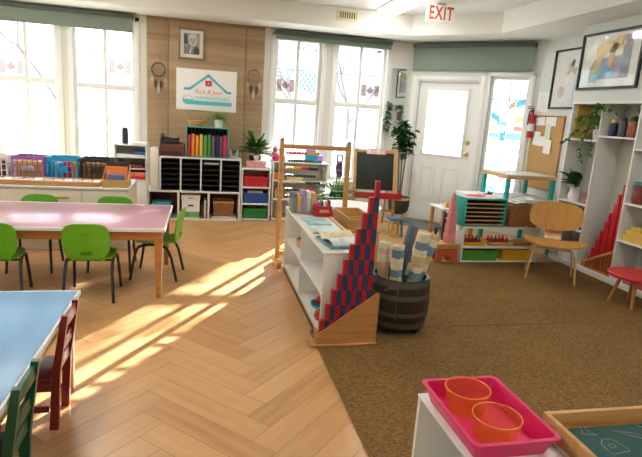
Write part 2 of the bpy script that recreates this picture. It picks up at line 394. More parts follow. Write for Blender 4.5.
# floor: herringbone planks with their own tone
def make_floor():
    bm = bmesh.new(); uvl = bm.loops.layers.uv.new('UVMap'); cl = bm.loops.layers.float_color.new('plank')
    w, L = 0.14, 0.69; x0 = 0.04 - (1.5*L-0.5*w)/math.sqrt(2); rg = random.Random(3)
    def plank(ax, ay, sx, sy):
        cs = [(ax, ay), (ax+sx, ay), (ax+sx, ay+sy), (ax, ay+sy)]; g = 0.0012
        cs = [(ax+g, ay+g), (ax+sx-g, ay+g), (ax+sx-g, ay+sy-g), (ax+g, ay+sy-g)]
        P = [((a-b)/math.sqrt(2)+x0, (a+b)/math.sqrt(2)) for a, b in cs]
        mx = sum(p[0] for p in P)/4; my = sum(p[1] for p in P)/4
        if not (-4.1 < mx < 4.4 and -2.6 < my < 7.6 and mx+my < 10.5): return
        f = bm.faces.new([bm.verts.new((x, y, 0)) for x, y in P]); r = rg.random(); ou, ov = rg.random()*20, rg.random()*20
        for l, (a, b) in zip(f.loops, cs):
            u, v = (a-ax, b-ay) if sx > sy else (b-ay, a-ax)
            l[uvl].uv = (u+ou, v+ov); l[cl] = (r, r, r, 1)
    for j in range(-9, 10):
        for i in range(-60, 90):
            ax, ay = i*w + j*L, i*w - j*L
            plank(ax, ay, L, w); plank(ax+L, ay+w-L, w, L)
    n0 = len(bm.faces)
    v = [bm.verts.new(p) for p in ((-4.15,-2.65,-0.003),(XR+.15,-2.65,-0.003),(XR+.15,YR+.1,-0.003),(CX+.1,CY+.15,-0.003),(-4.15,CY+.15,-0.003))]
    lo = [bm.verts.new((q.co.x, q.co.y, -0.12)) for q in v]
    top = bm.faces.new(v); bm.faces.new(lo[::-1]); top.material_index = 1
    for k in range(5): bm.faces.new((v[k], lo[k], lo[(k+1) % 5], v[(k+1) % 5])).material_index = 1
    me = bpy.data.meshes.new('floor'); bm.to_mesh(me); bm.free()
    me.materials.append(FLOORM); me.materials.append(mat('floor_joint', (0.30, 0.16, 0.065), 0.8, noise=(5.0, 0.1)))
    o = bpy.data.objects.new('floor', me); C.objects.link(o); o['kind'] = 'structure'
make_floor()
def carpet(name, x0, y0, x1, y1, label):
    mb = MB().m(0).box(x0+.02, y0+.004, 0.0005, x1-.004, y1-.004, 0.009, 0.003)
    o = mb.build(name, [CARPM]); tag(o, label, 'carpet')
    e = MB().tube([(x0+.02, y0+.005, 0.008), (x1-.01, y0+.005, 0.008), (x1-.01, y1-.005, 0.008), (x0+.02, y1-.005, 0.008)], 0.006, 6, True)
    e.build('carpet_binding', [mat('binding', (0.20, 0.11, 0.045), 0.9, noise=(60.0, 0.2))], o)
carpet('carpet', 0.737, 3.245, 3.915, 4.88, 'brown woven carpet under the plywood chair and the barrel of rugs, beyond the seam')
carpet('carpet', 0.715, -0.8, 3.915, 3.238, 'brown woven carpet on our side of the seam, below the pink tray')
# ------------------------------------------------------------------ windows
def window(k, M0, rz, x0, x1, z0, z1, mull, rail, bars, flag=None, lattice=None, split_low=True):
    w = struct_empty(f'window_{k}', M0, rz); f = 0.045
    fr = MB()
    for a, b, c, d in ((x0, x0+f, z0, z1), (x1-f, x1, z0, z1), (x0+f, x1-f, z0, z0+f), (x0+f, x1-f, z1-f, z1)): fr.box(a, 0.05, c, b, 0.12, d, 0.004)
    if rail: fr.box(x0+f, 0.045, rail-.035, x1-f, 0.12, rail+.035, 0.004)
    if mull:
        fr.box(mull-.022, 0.055, (z0+f) if split_low else rail+.03, mull+.022, 0.11, z1-f, 0.003)
    fr.build('frame', TRIM, w)
    bx(x0-.04, -0.05, z0-.035, x1+.04, 0.05, z0-.001, 0.006).build('sill', TRIM, w)
    cs = MB()
    for a, b, c, d in ((x0-.055, x0, z0-.035, z1+.05), (x1, x1+.055, z0-.035, z1+.05), (x0-.055, x1+.055, z1, z1+.055)): cs.box(a, -0.014, c, b, -0.001, d, 0.004)
    cs.build('casing', TRIM, w)
    xs = [x0+f] + ([mull-.022, mull+.022] if mull else []) + [x1-f]
    for i in range(0, len(xs), 2):
        for a, b in ((z0+f, rail-.035), (rail+.035, z1-f)) if rail else ((z0+f, z1-f),):
            bx(xs[i]-.003, 0.082, a-.003, xs[i+1]+.003, 0.086, b+.003).build('pane', GLASS, w)
    MT = mat('muntin_grey', (0.52, 0.56, 0.55), 0.5, noise=(5.0, 0.03))
    for z in bars: bx(x0+f, 0.072, z-.005, x1-f, 0.079, z+.005).build('muntin', MT, w)
    if flag:
        a, b, c, d = flag; t = (b-a)*0.27; fl = MB()
        fl.m(0).box(a, 0.0735, c, a+t, 0.0755, d).box(b-t, 0.0735, c, b, 0.0755, d)
        s = (d-c)*0.42; cx, cz = (a+b)/2, (c+d)/2
        lf = [(0,1),(.18,.62),(.38,.72),(.30,.28),(.55,.5),(.62,.34),(.95,.38),(.82,.08),(.95,-.05),(.5,-.38),(.55,-.55),(.06,-.48),(.06,-.95)]
        pts = lf + [(-x, y) for x, y in lf[::-1] if x > 0]
        fl.prism([(cx+s*x*0.85, cz+s*y) for x, y in pts], 0.0735, 0.0755, 'y')
        fl.m(1).box(a+t, 0.0740, c, b-t, 0.0750, d)
        fl.build('flag_film', [film('pale_red_film', (0.74, 0.57, 0.54), 0.05), film('white_film', (0.93, 0.93, 0.93), 0.05)], w, smooth=0)['label'] = 'translucent red and white flag film on the pane'
    if lattice:
        a, b, c, d = lattice; la = MB(); n = 4
        for i in range(-n, n+1):
            for sgn in (1, -1):
                p, q = (a+(b-a)*(i/n), c), (a+(b-a)*(i/n+1), d)
                if sgn < 0: p, q = (b+a-p[0], c), (b+a-q[0], d)
                # clip to the pane
                def clip(p, q):
                    dx, dz = q[0]-p[0], q[1]-p[1]; t0, t1 = 0.0, 1.0
                    for e, g in ((-dx, p[0]-a), (dx, b-p[0])):
                        r = g/e
                        if e < 0: t0 = max(t0, r)
                        else: t1 = min(t1, r)
                    return (t0, t1) if t1-t0 > .05 else None
                t = clip(p, q)
                if t:
                    P = [(p[0]+(q[0]-p[0])*s, 0.074, p[1]+(q[1]-p[1])*s) for s in t]
                    la.cyl(P[0], P[1], 0.004, seg=4)
        la.build('lattice_film', [film('teal_film', (0.48, 0.62, 0.64), 0.1)], w)['label'] = 'pale turquoise diamond lines on the pane'
    return w
window(1, (0, YB, 0), 0, *WIN[0], WZ0, WZ1, -3.09, 1.615, [2.06])
window(2, (0, YB, 0), 0, *WIN[1], WZ0, WZ1, -2.17, 1.64, [2.07], flag=(-2.49, -2.21, 1.70, 1.87))
window(3, (0, YB, 0), 0, *WIN[2], WZ0, WZ1, -1.235, 1.62, [2.07], flag=(-1.195, -0.925, 1.80, 1.96))
window(4, (0, YB, 0), 0, *WIN[3], WZ0, WZ1, 1.275, 1.60, [2.035], flag=(1.00, 1.245, 1.73, 1.90), lattice=(1.30, 1.565, 1.645, 2.02))
window(5, (0, YB, 0), 0, *WIN[4], WZ0, WZ1, 2.185, 1.61, [2.035], flag=(2.23, 2.50, 1.75, 1.91))
w6 = window(6, (CX, CY, 0), -PI/4, 1.165, 1.685, 0.46, 2.10, None, None, [])
mt = mat('lead_grey', (0.22, 0.27, 0.29), 0.5, noise=(5.0, 0.05))
for z in (0.76, 1.07, 1.38, 1.80): bx(1.21, 0.070, z-.006, 1.64, 0.078, z+.006).build('muntin', mt, w6)
bx(1.419, 0.070, 0.505, 1.431, 0.078, 2.055).build('muntin', mt, w6)
FC = {'b': film('blue_film', (0.30, 0.54, 0.72), 0.06), 'r': film('red_film', (0.70, 0.44, 0.38), 0.06), 'y': film('yellow_film', (0.66, 0.62, 0.40), 0.06),
      'c': film('sky_film', (0.48, 0.62, 0.70), 0.06), 'g': film('grey_film', (0.55, 0.59, 0.61), 0.06), 'd': film('deep_blue_film', (0.16, 0.38, 0.70), 0.06)}
rg = random.Random(11)
def film_piece(u0, z0, u1, z1, k, sk=0.0):
    MB().prism([(u0, z0), (u1, z0+sk), (u1, z1+sk), (u0, z1)], 0.0795, 0.0812, 'y').build('film_panel', [FC[k]], w6, smooth=0)
for args in [(1.52,1.70,1.64,1.78,'b',.05),(1.435,1.66,1.515,1.74,'r',.06),(1.215,1.56,1.33,1.64,'b',-.06),(1.30,1.46,1.415,1.52,'c'),(1.53,1.49,1.64,1.56,'y',.04),(1.53,1.40,1.64,1.46,'r'),(1.215,1.395,1.30,1.44,'y'),(1.36,1.23,1.415,1.37,'b'),(1.435,1.12,1.53,1.19,'r'),(1.37,0.98,1.415,1.06,'b'),(1.54,0.77,1.64,0.86,'d'),(1.50,0.51,1.64,0.58,'d'),
             (1.215,1.30,1.35,1.36,'c'),(1.435,1.28,1.64,1.365,'c'),(1.215,1.21,1.35,1.285,'y'),(1.435,1.20,1.53,1.27,'g'),(1.54,1.20,1.64,1.27,'y'),(1.215,1.09,1.29,1.19,'g'),(1.30,1.09,1.415,1.16,'r'),(1.54,1.09,1.64,1.18,'r'),(1.215,0.98,1.36,1.05,'c'),(1.435,0.97,1.64,1.05,'c'),(1.215,0.88,1.33,0.97,'c'),(1.34,0.87,1.415,0.97,'r'),(1.435,0.88,1.53,0.96,'g'),(1.54,0.88,1.64,0.95,'y'),(1.215,0.78,1.31,0.86,'r'),(1.32,0.78,1.415,0.86,'g'),(1.435,0.78,1.53,0.86,'c'),
             (1.215,0.69,1.32,0.74,'y'),(1.33,0.66,1.415,0.74,'g'),(1.435,0.60,1.60,0.74,'c'),(1.215,0.52,1.415,0.65,'b')]:
    film_piece(*args)
# door
d1 = struct_empty('door_1', (CX, CY, 0), -PI/4)
fr = MB()
for a, b, c, d in ((0.05, 0.13, 0, 2.09), (1.045, 1.125, 0, 2.09), (0.13, 1.045, 2.03, 2.09)): fr.box(a, -0.02, c, b, -0.001, d, 0.005)
for a, b, c, d in ((0.13, 0.15, 0, 2.03), (1.025, 1.045, 0, 2.03), (0.15, 1.025, 2.01, 2.03)): fr.box(a, 0.0, c, b, 0.15, d)
fr.build('door_frame', TRIM, d1)
sl = wall_boxes(MB(), 0.153, 1.022, 0.012, 2.007, 0.045, 0.090, [(0.285, 0.875, 0.985, 1.905)])
sl.build('door_slab', TRIM, d1)
gr = MB()
for a, b, c, d in ((0.262, 0.298, 0.962, 1.928), (0.862, 0.898, 0.962, 1.928), (0.298, 0.862, 0.962, 0.998), (0.298, 0.862, 1.892, 1.928)): gr.box(a, 0.033, c, b, 0.0449, d, 0.004)
gr.build('glazing_frame', TRIM, d1)
bx(.1305, .03, 0.0005, 1.0445, .16, .0118).build('threshold', STEEL, d1)
for u0, u1, z0, z1 in ((0.29, 0.52, 0.25, 0.82), (0.62, 0.87, 0.25, 0.82)):
    b = MB()
    for a, bb, c, d in ((u0, u0+.02, z0, z1), (u1-.02, u1, z0, z1), (u0+.02, u1-.02, z0, z0+.02), (u0+.02, u1-.02, z1-.02, z1)): b.box(a, 0.037, c, bb, 0.0449, d, 0.003)
    b.box(u0+.05, 0.040, z0+.05, u1-.05, 0.0449, z1-.05, 0.003)
    b.build('moulded_panel', TRIM, d1)
bx(0.287, 0.064, 0.987, 0.873, 0.069, 1.903).build('pane', GLASS, d1)
sh = MB()
for i in range(34): sh.box(0.30, 0.046, 1.005+i*0.0262, 0.86, 0.060, 1.0062+i*0.0262, M=None)
sh.build('blind_slats', [translucent('slat_white', (0.86, 0.87, 0.87), 0.15)], d1)['label'] = 'white venetian slats behind the door glass'
for z, nm in ((1.19, 'deadbolt'), (1.035, 'door_knob')):
    k = MB().cyl((0.945, 0.0449, z), (0.945, 0.036, z), 0.032, seg=20)
    if nm == 'door_knob': k.cyl((0.945, 0.036, z), (0.945, 0.01, z), 0.012, seg=12); k.ball((0.945, -0.005, z), 0.028, (1, .85, 1), 16)
    else: k.cyl((0.945, 0.036, z), (0.945, 0.026, z), 0.024, seg=20); k.box(0.939, 0.012, z-.018, 0.951, 0.026, z+.018, .002)
    k.build(nm, BRASS, d1)['label'] = 'brass ' + nm.replace('_', ' ')
# blinds
def roller(loc, rz, x0, x1, z0, z1, label, up=0.0):
    t = thing('roller_blind', label, 'window blind', loc, rz)
    bx(x0, -0.085, z1-.055, x1, -0.004, z1, 0.012).build('cassette', BLINDD, t)
    bx(x0+.012, -0.062, z0+.012, x1-.012, -0.059, z1-.03).build('fabric', BLIND, t)
    bx(x0+.012, -0.067, z0, x1-.012, -0.054, z0+.018, .003).build('bottom_bar', BLIND, t)
roller((0, YB-.02, 0), 0, -3.6, -0.868, 2.305, 2.525, 'long grey green roller blind over the windows above the crates')
roller((0, YB-.02, 0), 0, 0.925, 2.59, 2.405, 2.515, 'grey roller blind nearly rolled up over the windows behind the bead frame')
roller((CX, CY, 0), -PI/4, 0.035, 1.70, 2.165, 2.515, 'grey green roller blind above the white door and coloured window')
# ceiling things
def lamp(x, y, label):
    t = thing('ceiling_light', label, 'ceiling light', (x, y, CH), 0, 'fluorescent ceiling lights')
    bx(-.135, -.62, -.03, .135, .62, -.0005, .004).build('housing', PWHITE, t)
    bx(-.125, -.61, -.060, .125, .61, -.0305, .012).build('diffuser', LAMP, t)
lamp(2.235, 6.02, 'long lit fluorescent ceiling light beside the exit sign')
for x, y in ((-1.2, 5.5), (-1.2, 2.4), (2.285, 2.4), (-1.2, -0.8), (2.285, -0.8)):
    lamp(x, y, 'long lit fluorescent ceiling light above the tables and shelves, out of view')
ex = thing('exit_sign', 'white exit sign with red letters hanging from the ceiling', 'exit sign', (2.665, 6.0, 2.58), 0.0)
bx(-.17, -.022, 0, .17, .022, .185, .006).build('sign_box', mat('sign_white', (0.80, 0.79, 0.74), 0.4, noise=(3.0, .01), emit=((1, .95, .80), .10)), ex)
bx(-.05, -.03, .185, .05, .03, .2095, .003).build('mount', GREY, ex)
text_mesh('lettering', 'EXIT', 0.205, mat('exit_red', (0.62, 0.07, 0.03), 0.5, noise=(5.0, .05)), ex, T(0, -.0235, .0925, rx=PI/2) @ Matrix.Diagonal((.66, 1, 1, 1)), space=1.12, fat=.004)['label'] = 'red letters EXIT'
vt = thing('air_vent', 'small beige slatted air vent on the ceiling bulkhead', 'vent', (1.775, 6.84, 2.70))
v = MB()
for a, b, c, d in ((-.14, -.115, -.06, .06), (.115, .14, -.06, .06), (-.115, .115, -.06, -.038), (-.115, .115, .038, .06)): v.box(a, -.014, c, b, -.001, d, .003)
v.build('frame', mat('vent_cream', (0.72, 0.66, 0.40), .5, noise=(5.0, .03)), vt)
bx(-.116, -.004, -.039, .116, -.0008, .039).build('dark_opening', mat('vent_dark', (.12, .10, .06), .7, noise=(5.0, .1)), vt)
s = MB()
for i in range(8): s.box(-.105+i*.03-.006, -.012, -.038, -.105+i*.03+.006, -.004, .038)
s.build('slats', mat('vent_cream', (0.72, 0.66, 0.40), .5), vt)

# ------------------------------------------------------------------ wall hangings
def frame_pic(name, loc, rz, w, h, fw, fm, label, cat='picture', depth=0.022):
    """local x across, -y out of the wall, z up from the lower edge"""
    t = thing(name, label, cat, loc, rz); f = MB()
    for a, b, c, d in ((-w/2, -w/2+fw, 0, h), (w/2-fw, w/2, 0, h), (-w/2+fw, w/2-fw, 0, fw), (-w/2+fw, w/2-fw, h-fw, h)): f.box(a, -depth, c, b, -.001, d, .003)
    f.build('frame', fm, t)
    bx(-w/2+fw-.001, -.008, fw-.001, w/2-fw+.001, -.002, h-fw+.001).build('mount', PAPER, t)
    bx(-w/2+fw-.001, -.0165, fw-.001, w/2-fw+.001, -.0155, h-fw+.001).build('glass', PGLASS, t)
    return t
def blob(mb, pts, y, i): mb.m(i).prism(pts, y-.0012, y, 'y')
def ell(cx, cz, a, b, n=20, r=0): return [(cx+a*math.cos(2*PI*k/n)*math.cos(r)-b*math.sin(2*PI*k/n)*math.sin(r), cz+a*math.cos(2*PI*k/n)*math.sin(r)+b*math.sin(2*PI*k/n)*math.cos(r)) for k in range(n)]
def gmat(v): return mat(f'print_grey_{int(v*1000)}', (v, v, v*0.97), .7, noise=(30.0, .12))
ph = frame_pic('framed_photograph', (-0.157, YB-.030, 2.045), 0, 0.335, 0.385, 0.022, GOLDF, 'framed black and white portrait photograph on the wood panelling', 'framed photograph')
p = MB(); y = -.0083
blob(p, [(-.10, .065), (.10, .065), (.10, .325), (-.10, .325)], y, 0)
blob(p, [(-.10, .19), (-.045, .19), (-.06, .31), (-.10, .31)], y-.0012, 1)
blob(p, [(-.10, .065), (.10, .065), (.10, .14), (.045, .185), (-.02, .18), (-.06, .16), (-.10, .15)], y-.0012, 2)
blob(p, [(.02, .065), (.10, .065), (.10, .13), (.06, .165), (.03, .15)], y-.0024, 1)
blob(p, ell(.015, .245, .062, .075), y-.0024, 3)
blob(p, [(-.01, .12), (.05, .12), (.05, .19), (-.01, .19)], y-.0022, 4)
blob(p, ell(-.012, .246, .012, .006), y-.0036, 5); blob(p, ell(.04, .246, .012, .006), y-.0036, 5); blob(p, ell(.015, .205, .018, .005), y-.0036, 5)
blob(p, ell(.016, .225, .007, .011), y-.0036, 4); blob(p, ell(.015, .297, .055, .022), y-.0034, 6); blob(p, [(-.035, .08), (-.01, .15), (.0, .15), (-.01, .07)], y-.0034, 6)
p.build('print', [gmat(.30), gmat(.05), gmat(.22), gmat(.55), gmat(.40), gmat(.07), gmat(.68)], ph, smooth=0)
# logo board
sg = thing('logo_sign', 'white board with a blue house and key logo on the wood panelling', 'sign', (0.046, YB-.030, 1.395), 0)
bx(-.395, -.012, 0, .395, -.001, .535, .003).build('board', PWHITE, sg)
def stroke(pts, w, y0, y1, cap=True):
    mb = MB()
    for (a, b), (c, d) in zip(pts[:-1], pts[1:]):
        l = math.hypot(c-a, d-b); nx, nz = -(d-b)/l*w/2, (c-a)/l*w/2; ex_, ez = (c-a)/l*w*.3, (d-b)/l*w*.3
        mb.prism([(a-nx-ex_, b-nz-ez), (c-nx+ex_, d-nz+ez), (c+nx+ex_, d+nz+ez), (a+nx-ex_, b+nz-ez)], y0, y1, 'y')
    return mb
stroke([(-.29, .275), (-.225, .275), (.02, .462), (.265, .257), (.315, .257)], .030, -.0155, -.0121).build('roof_mark', TURQ, sg, smooth=0)
k = MB(); k.prism(ell(-.245, .133, .068, .062, 28), -.0150, -.0121, 'y')
k.prism([(-.245, .076), (.335, .076), (.335, .125), (-.245, .130)], -.0155, -.0121, 'y')
k.build('key_mark', TURQ, sg, smooth=0)
MB().prism([(-.303+.116*t*0+.058+.056*math.cos(a), .140+.050*math.sin(a)) for t, a in [(0, PI*i/12) for i in range(13)]], -.0162, -.0151, 'y').build('key_gap', PWHITE, sg, smooth=0)
mk = MB(); mk.box(-.020, -.0155, .325, .062, -.0121, .395, .006); mk.build('heart_mark', mat('logo_red', (.60, .035, .06), .5, noise=(5., .03)), sg)
MB().prism([(.008, .345), (.035, .345), (.035, .362), (.0215, .376), (.008, .362)], -.0168, -.0156, 'y').build('heart_mark', mat('logo_pink', (.80, .30, .30), .5, noise=(5., .03)), sg, smooth=0)
LORG = mat('logo_orange', (.80, .25, .15), .5, noise=(5., .03))
text_mesh('lettering', 'Rick & Josh', .078, LORG, sg, T(.022, -.0125, .245, rx=PI/2), shear=.25, extrude=.001)['label'] = 'orange script lettering'
text_mesh('lettering', 'MONTESSORI HAUS', .052, TURQ, sg, T(.075, -.0125, .163, rx=PI/2), extrude=.001, space=1.0)['label'] = 'small blue capital lettering'
# dream catchers
def dreamcatcher(x, z, label, m, dy):
    t = thing('dreamcatcher', label, 'dreamcatcher', (x, YB-dy, z), 0)
    r = .085
    MB().tube([(r*math.cos(2*PI*i/24), -.012, r*math.sin(2*PI*i/24)) for i in range(24)], .007, 7, True).build('hoop', m, t)
    w = MB(); WB = mat('web_thread', (.42, .33, .20), .8, noise=(20., .1))
    for i in range(8):
        a, b = 2*PI*i/8, 2*PI*(i+3)/8
        w.cyl((r*math.cos(a), -.012, r*math.sin(a)), (r*math.cos(b), -.012, r*math.sin(b)), .0015, seg=4)
    w.build('web', WB, t)
    MB().cyl((0, -.012, r), (0, -.010, r+.14), .002, seg=5).build('cord', WB, t)
    for i, (dx, L, top) in enumerate(((-.075, .10, -.11), (-.03, .14, -.15), (0, .17, -.19), (.035, .13, -.16), (.08, .09, -.12))):
        q = MB(); zt = top+.02
        q.cyl((dx*.8, -.012, -math.sqrt(max(0, r*r-(dx*.8)**2))), (dx, -.012, zt), .0018, seg=5)
        q.build('cord', WB, t)
        f = MB(); f.blade((dx, -.014, zt+.005), (dx*.15, -.02, -1), L*.95, .048, 0, 6, 'leaf', twist=PI/2 if False else 0)
        o = f.build('feather', mat('feather_dark', (.11, .07, .04), .8, noise=(30., .3)) if i % 2 else mat('feather_pale', (.50, .42, .32), .8, noise=(30., .25)), t)
dreamcatcher(-0.575, 1.885, 'dark hooped dreamcatcher with feathers on the panelling beside the framed photograph', mat('hoop_dark', (.07, .05, .035), .6, noise=(20., .2)), .023)
dreamcatcher(0.668, 1.90, 'pale tan hooped dreamcatcher with feathers beside the logo board', mat('hoop_tan', (.30, .20, .10), .6, noise=(20., .2)), .023)
# mirror by the door
mr = thing('wall_mirror', 'narrow white framed mirror on the wall beside the white door', 'mirror', (2.765, YB-.001, 1.36), 0)
f = MB()
for a, b, c, d in ((-.125, -.112, 0, .82), (.112, .125, 0, .82), (-.112, .112, 0, .013), (-.112, .112, .807, .82)): f.box(a, -.022, c, b, -.001, d, .003)
f.build('frame', LGREY, mr); bx(-.113, -.012, .012, .113, -.002, .808).build('mirror_glass', MIRROR, mr)
# side wall: local x runs toward +Y (rz=-90deg would face -X): use rz = -PI/2 so local -y points to -X
FB = mat('black_frame', (.016, .024, .022), .35, noise=(8., .2))
p1 = frame_pic('framed_print', (3.919, 4.655, 1.880), PI/2*3, .82, .560, .024, FB, 'black framed print of a bending yellow figure on the wall above the bookcase', 'framed picture', .03)
def cm(n, c): return mat('print_'+n, c, .7, noise=(14., .12))
q = MB(); y = -.0083
blob(q, [(-.25, .10), (.27, .10), (.27, .50), (.17, .50), (.17, .32), (-.20, .30), (-.25, .22)], y, 0)
blob(q, [(.16, .10), (.27, .10), (.27, .50), (.16, .50)], y-.0011, 5)
blob(q, [(-.24, .07), (-.14, .07), (-.10, .22), (-.20, .24)], y-.0022, 3)
blob(q, [(-.12, .12), (.07, .12), (.05, .23), (-.06, .22)], y-.0022, 1)
blob(q, [(-.20, .40), (-.12, .46), (.02, .46), (.12, .505), (.165, .47), (.13, .38), (.04, .345), (-.04, .36), (-.10, .30), (-.13, .22), (-.18, .15), (-.23, .17), (-.17, .29)], y-.0034, 2)
blob(q, [(.0, .22), (.055, .20), (.07, .36), (.11, .42), (.04, .44), (-.01, .37)], y-.0034, 4)
blob(q, ell(.145, .43, .035, .055, 18, -.4), y-.0046, 2); blob(q, ell(.155, .455, .018, .05, 16, -.3), y-.0058, 5)
q.build('print', [cm('lilac', (.42, .41, .52)), cm('mid_blue', (.25, .50, .66)), cm('ochre', (.76, .60, .20)), cm('sky_blue', (.22, .60, .72)), cm('peach', (.70, .42, .20)), cm('slate', (.30, .33, .36))], p1, smooth=0)
p2 = frame_pic('framed_print', (XR-.001, 5.515, 1.700), PI/2*3, .735, .69, .022, FB, 'black framed print of a small seated figure hanging above the cork board', 'framed picture', .03)
q = MB()
blob(q, ell(-.055, .485, .045, .055), y, 0); blob(q, ell(-.035, .525, .028, .042, 16, -.3), y-.0012, 1)
blob(q, [(-.13, .40), (.03, .38), (.05, .47), (-.08, .47)], y-.001, 0)
blob(q, [(-.10, .04), (.02, .04), (.03, .40), (-.07, .43)], y-.0024, 2); blob(q, [(.03, .04), (.16, .04), (.15, .38), (.05, .39)], y-.0024, 3)
blob(q, ell(-.19, .20, .06, .07), y, 4)
q.build('print', [cm('sand', (.55, .44, .34)), cm('ink', (.06, .09, .11)), cm('near_white', (.78, .79, .80)), cm('ice_blue', (.52, .68, .76)), cm('rose_grey', (.62, .55, .55))], p2, smooth=0)
cb = thing('cork_board', 'wood framed cork board with papers pinned on, beside the coloured window', 'notice board', (XR-.001, 5.875, .70), PI/2*3)
bx(-.325, -.012, .012, .325, -.002, .905).build('cork_sheet', CORK, cb)
f = MB()
for a, b, c, d in ((-.34, -.32, 0, .92), (.32, .34, 0, .92), (-.32, .32, 0, .02), (-.32, .32, .9, .92)): f.box(a, -.020, c, b, -.001, d, .003)
f.build('frame', ORWOOD, cb)
PG = mat('pale_green_paper', (.62, .72, .58), .8, noise=(6., .03))
def sheet(x, z, w, h, m, label, r=0.0, yb=-.0125, k=0):
    o = bx(-w/2, -.0015, -h/2, w/2, 0, h/2).build('hanging_paper', m, None); tag(o, label, 'paper', 'papers on the cork board')
    o.matrix_world = T(XR-.001, 5.875, .70, rz=PI/2*3) @ T(x, yb - .0025*k, z) @ Matrix.Rotation(r, 4, 'Y')
for i, (x, z, w, h, m, r, l) in enumerate([(-.265, .79, .10, .20, PAPER, .03, 'white paper pinned to the cork board corner by the extinguisher'), (-.12, .845, .17, .10, PAPER, -.05, 'wide white paper along the top of the cork board'),
        (.09, .85, .20, .11, PAPER, .04, 'white paper at the top of the cork board below the framed print'), (.06, .70, .11, .24, PG, .0, 'pale green paper pinned to the cork board'),
        (-.14, .63, .13, .17, PAPER, .06, 'white paper hanging lowest toward the extinguisher on the cork board'), (-.03, .60, .12, .12, PAPER, -.08, 'small white paper in the middle of the cork board'), (.10, .54, .14, .17, PAPER, .05, 'white paper pinned lowest on the cork board')]):
    sheet(x, z, w, h, m, l, r, k=i)
o = bx(-.105, -.0015, -.12, .105, -.0002, .12).build('drawing', PAPER, None); tag(o, 'small pencil drawing taped to the wall above the cork board', 'drawing')
o.matrix_world = T(XR-.001, 6.03, 1.785, rz=PI/2*3) @ Matrix.Rotation(.04, 4, 'Y')
sk = MB(); rg = random.Random(5)
for i in range(5):
    pts = [(-.07+.028*j, -.002, -.08+.035*i+rg.uniform(-.012, .012)) for j in range(6)]; sk.tube(pts, .0016, 4)
so = sk.build('pencil_lines', GREY, o)
fe = thing('fire_extinguisher', 'red fire extinguisher on the wall between coloured window and cork board', 'fire extinguisher', (4.135, 6.115, 1.33), 0)
MB().lathe([(0, 0), (.034, 0), (.039, .01), (.039, .245), (.032, .285), (.018, .305), (.016, .325), (0, .325)], 20).build('cylinder', RED, fe)
MB().lathe([(.0394, .085), (.0400, .085), (.0400, .18), (.0394, .18)], 20).build('label_band', PWHITE, fe)
h = MB(); h.box(-.012, -.014, .325, .012, .014, .36, .004); h.box(-.075, -.009, .362, .02, .009, .372, .003, T(0,0,0)); h.box(-.085, -.009, .385, .02, .009, .394, .003); h.build('valve_handle', BLACK, fe)
MB().tube([(-.012, 0, .345), (-.05, -.01, .33), (-.062, -.015, .26), (-.060, -.015, .16)], .009, 8).build('hose', BLACK, fe)

# ------------------------------------------------------------------ tables and chairs
def table(name, label, x0, x1, y0, y1, z, top, edge, apr, legs, cat='table'):
    t = thing(name, label, cat, ((x0+x1)/2, (y0+y1)/2, 0)); a, b = (x1-x0)/2, (y1-y0)/2
    bx(-a+.012, -b+.012, z-.022, a-.012, b-.012, z, .002).build('tabletop', top, t)
    e = MB()
    for q in ((-a, -b, a, -b+.0118), (-a, b-.0118, a, b), (-a, -b+.0118, -a+.0118, b-.0118), (a-.0118, -b+.0118, a, b-.0118)): e.box(q[0], q[1], z-.025, q[2], q[3], z+.001, .003)
    e.build('edge_band', edge, t)
    ap = MB(); i = .03
    for q in ((-a+i, -b+i, a-i, -b+i+.02), (-a+i, b-i-.02, a-i, b-i), (-a+i, -b+i+.02, -a+i+.02, b-i-.02), (a-i-.02, -b+i+.02, a-i, b-i-.02)): ap.box(q[0], q[1], z-.095, q[2], q[3], z-.0255, .002)
    ap.build('apron', apr, t)
    for sx in (-1, 1):
        for sy in (-1, 1):
            cx, cy = sx*(a-i-.024), sy*(b-i-.024); L = MB()
            L.cyl((cx, cy, 0), (cx, cy, z-.0255), .024, .043, 4, rot=PI/4); L.build('leg', legs, t, smooth=0)
    return t
table('long_table', 'long pinkish child table with wooden legs, the green chairs round it', -2.10, -.255, 3.90, 4.885, .55, PINKTOP, TRIM, ORWOOD, ORWOOD)
table('blue_table', 'bright blue child table with white edge beside the red and dark green chairs', -1.33, -.586, .85, 2.69, .507, BLUETOP, TRIM, WOODL, WOODL)

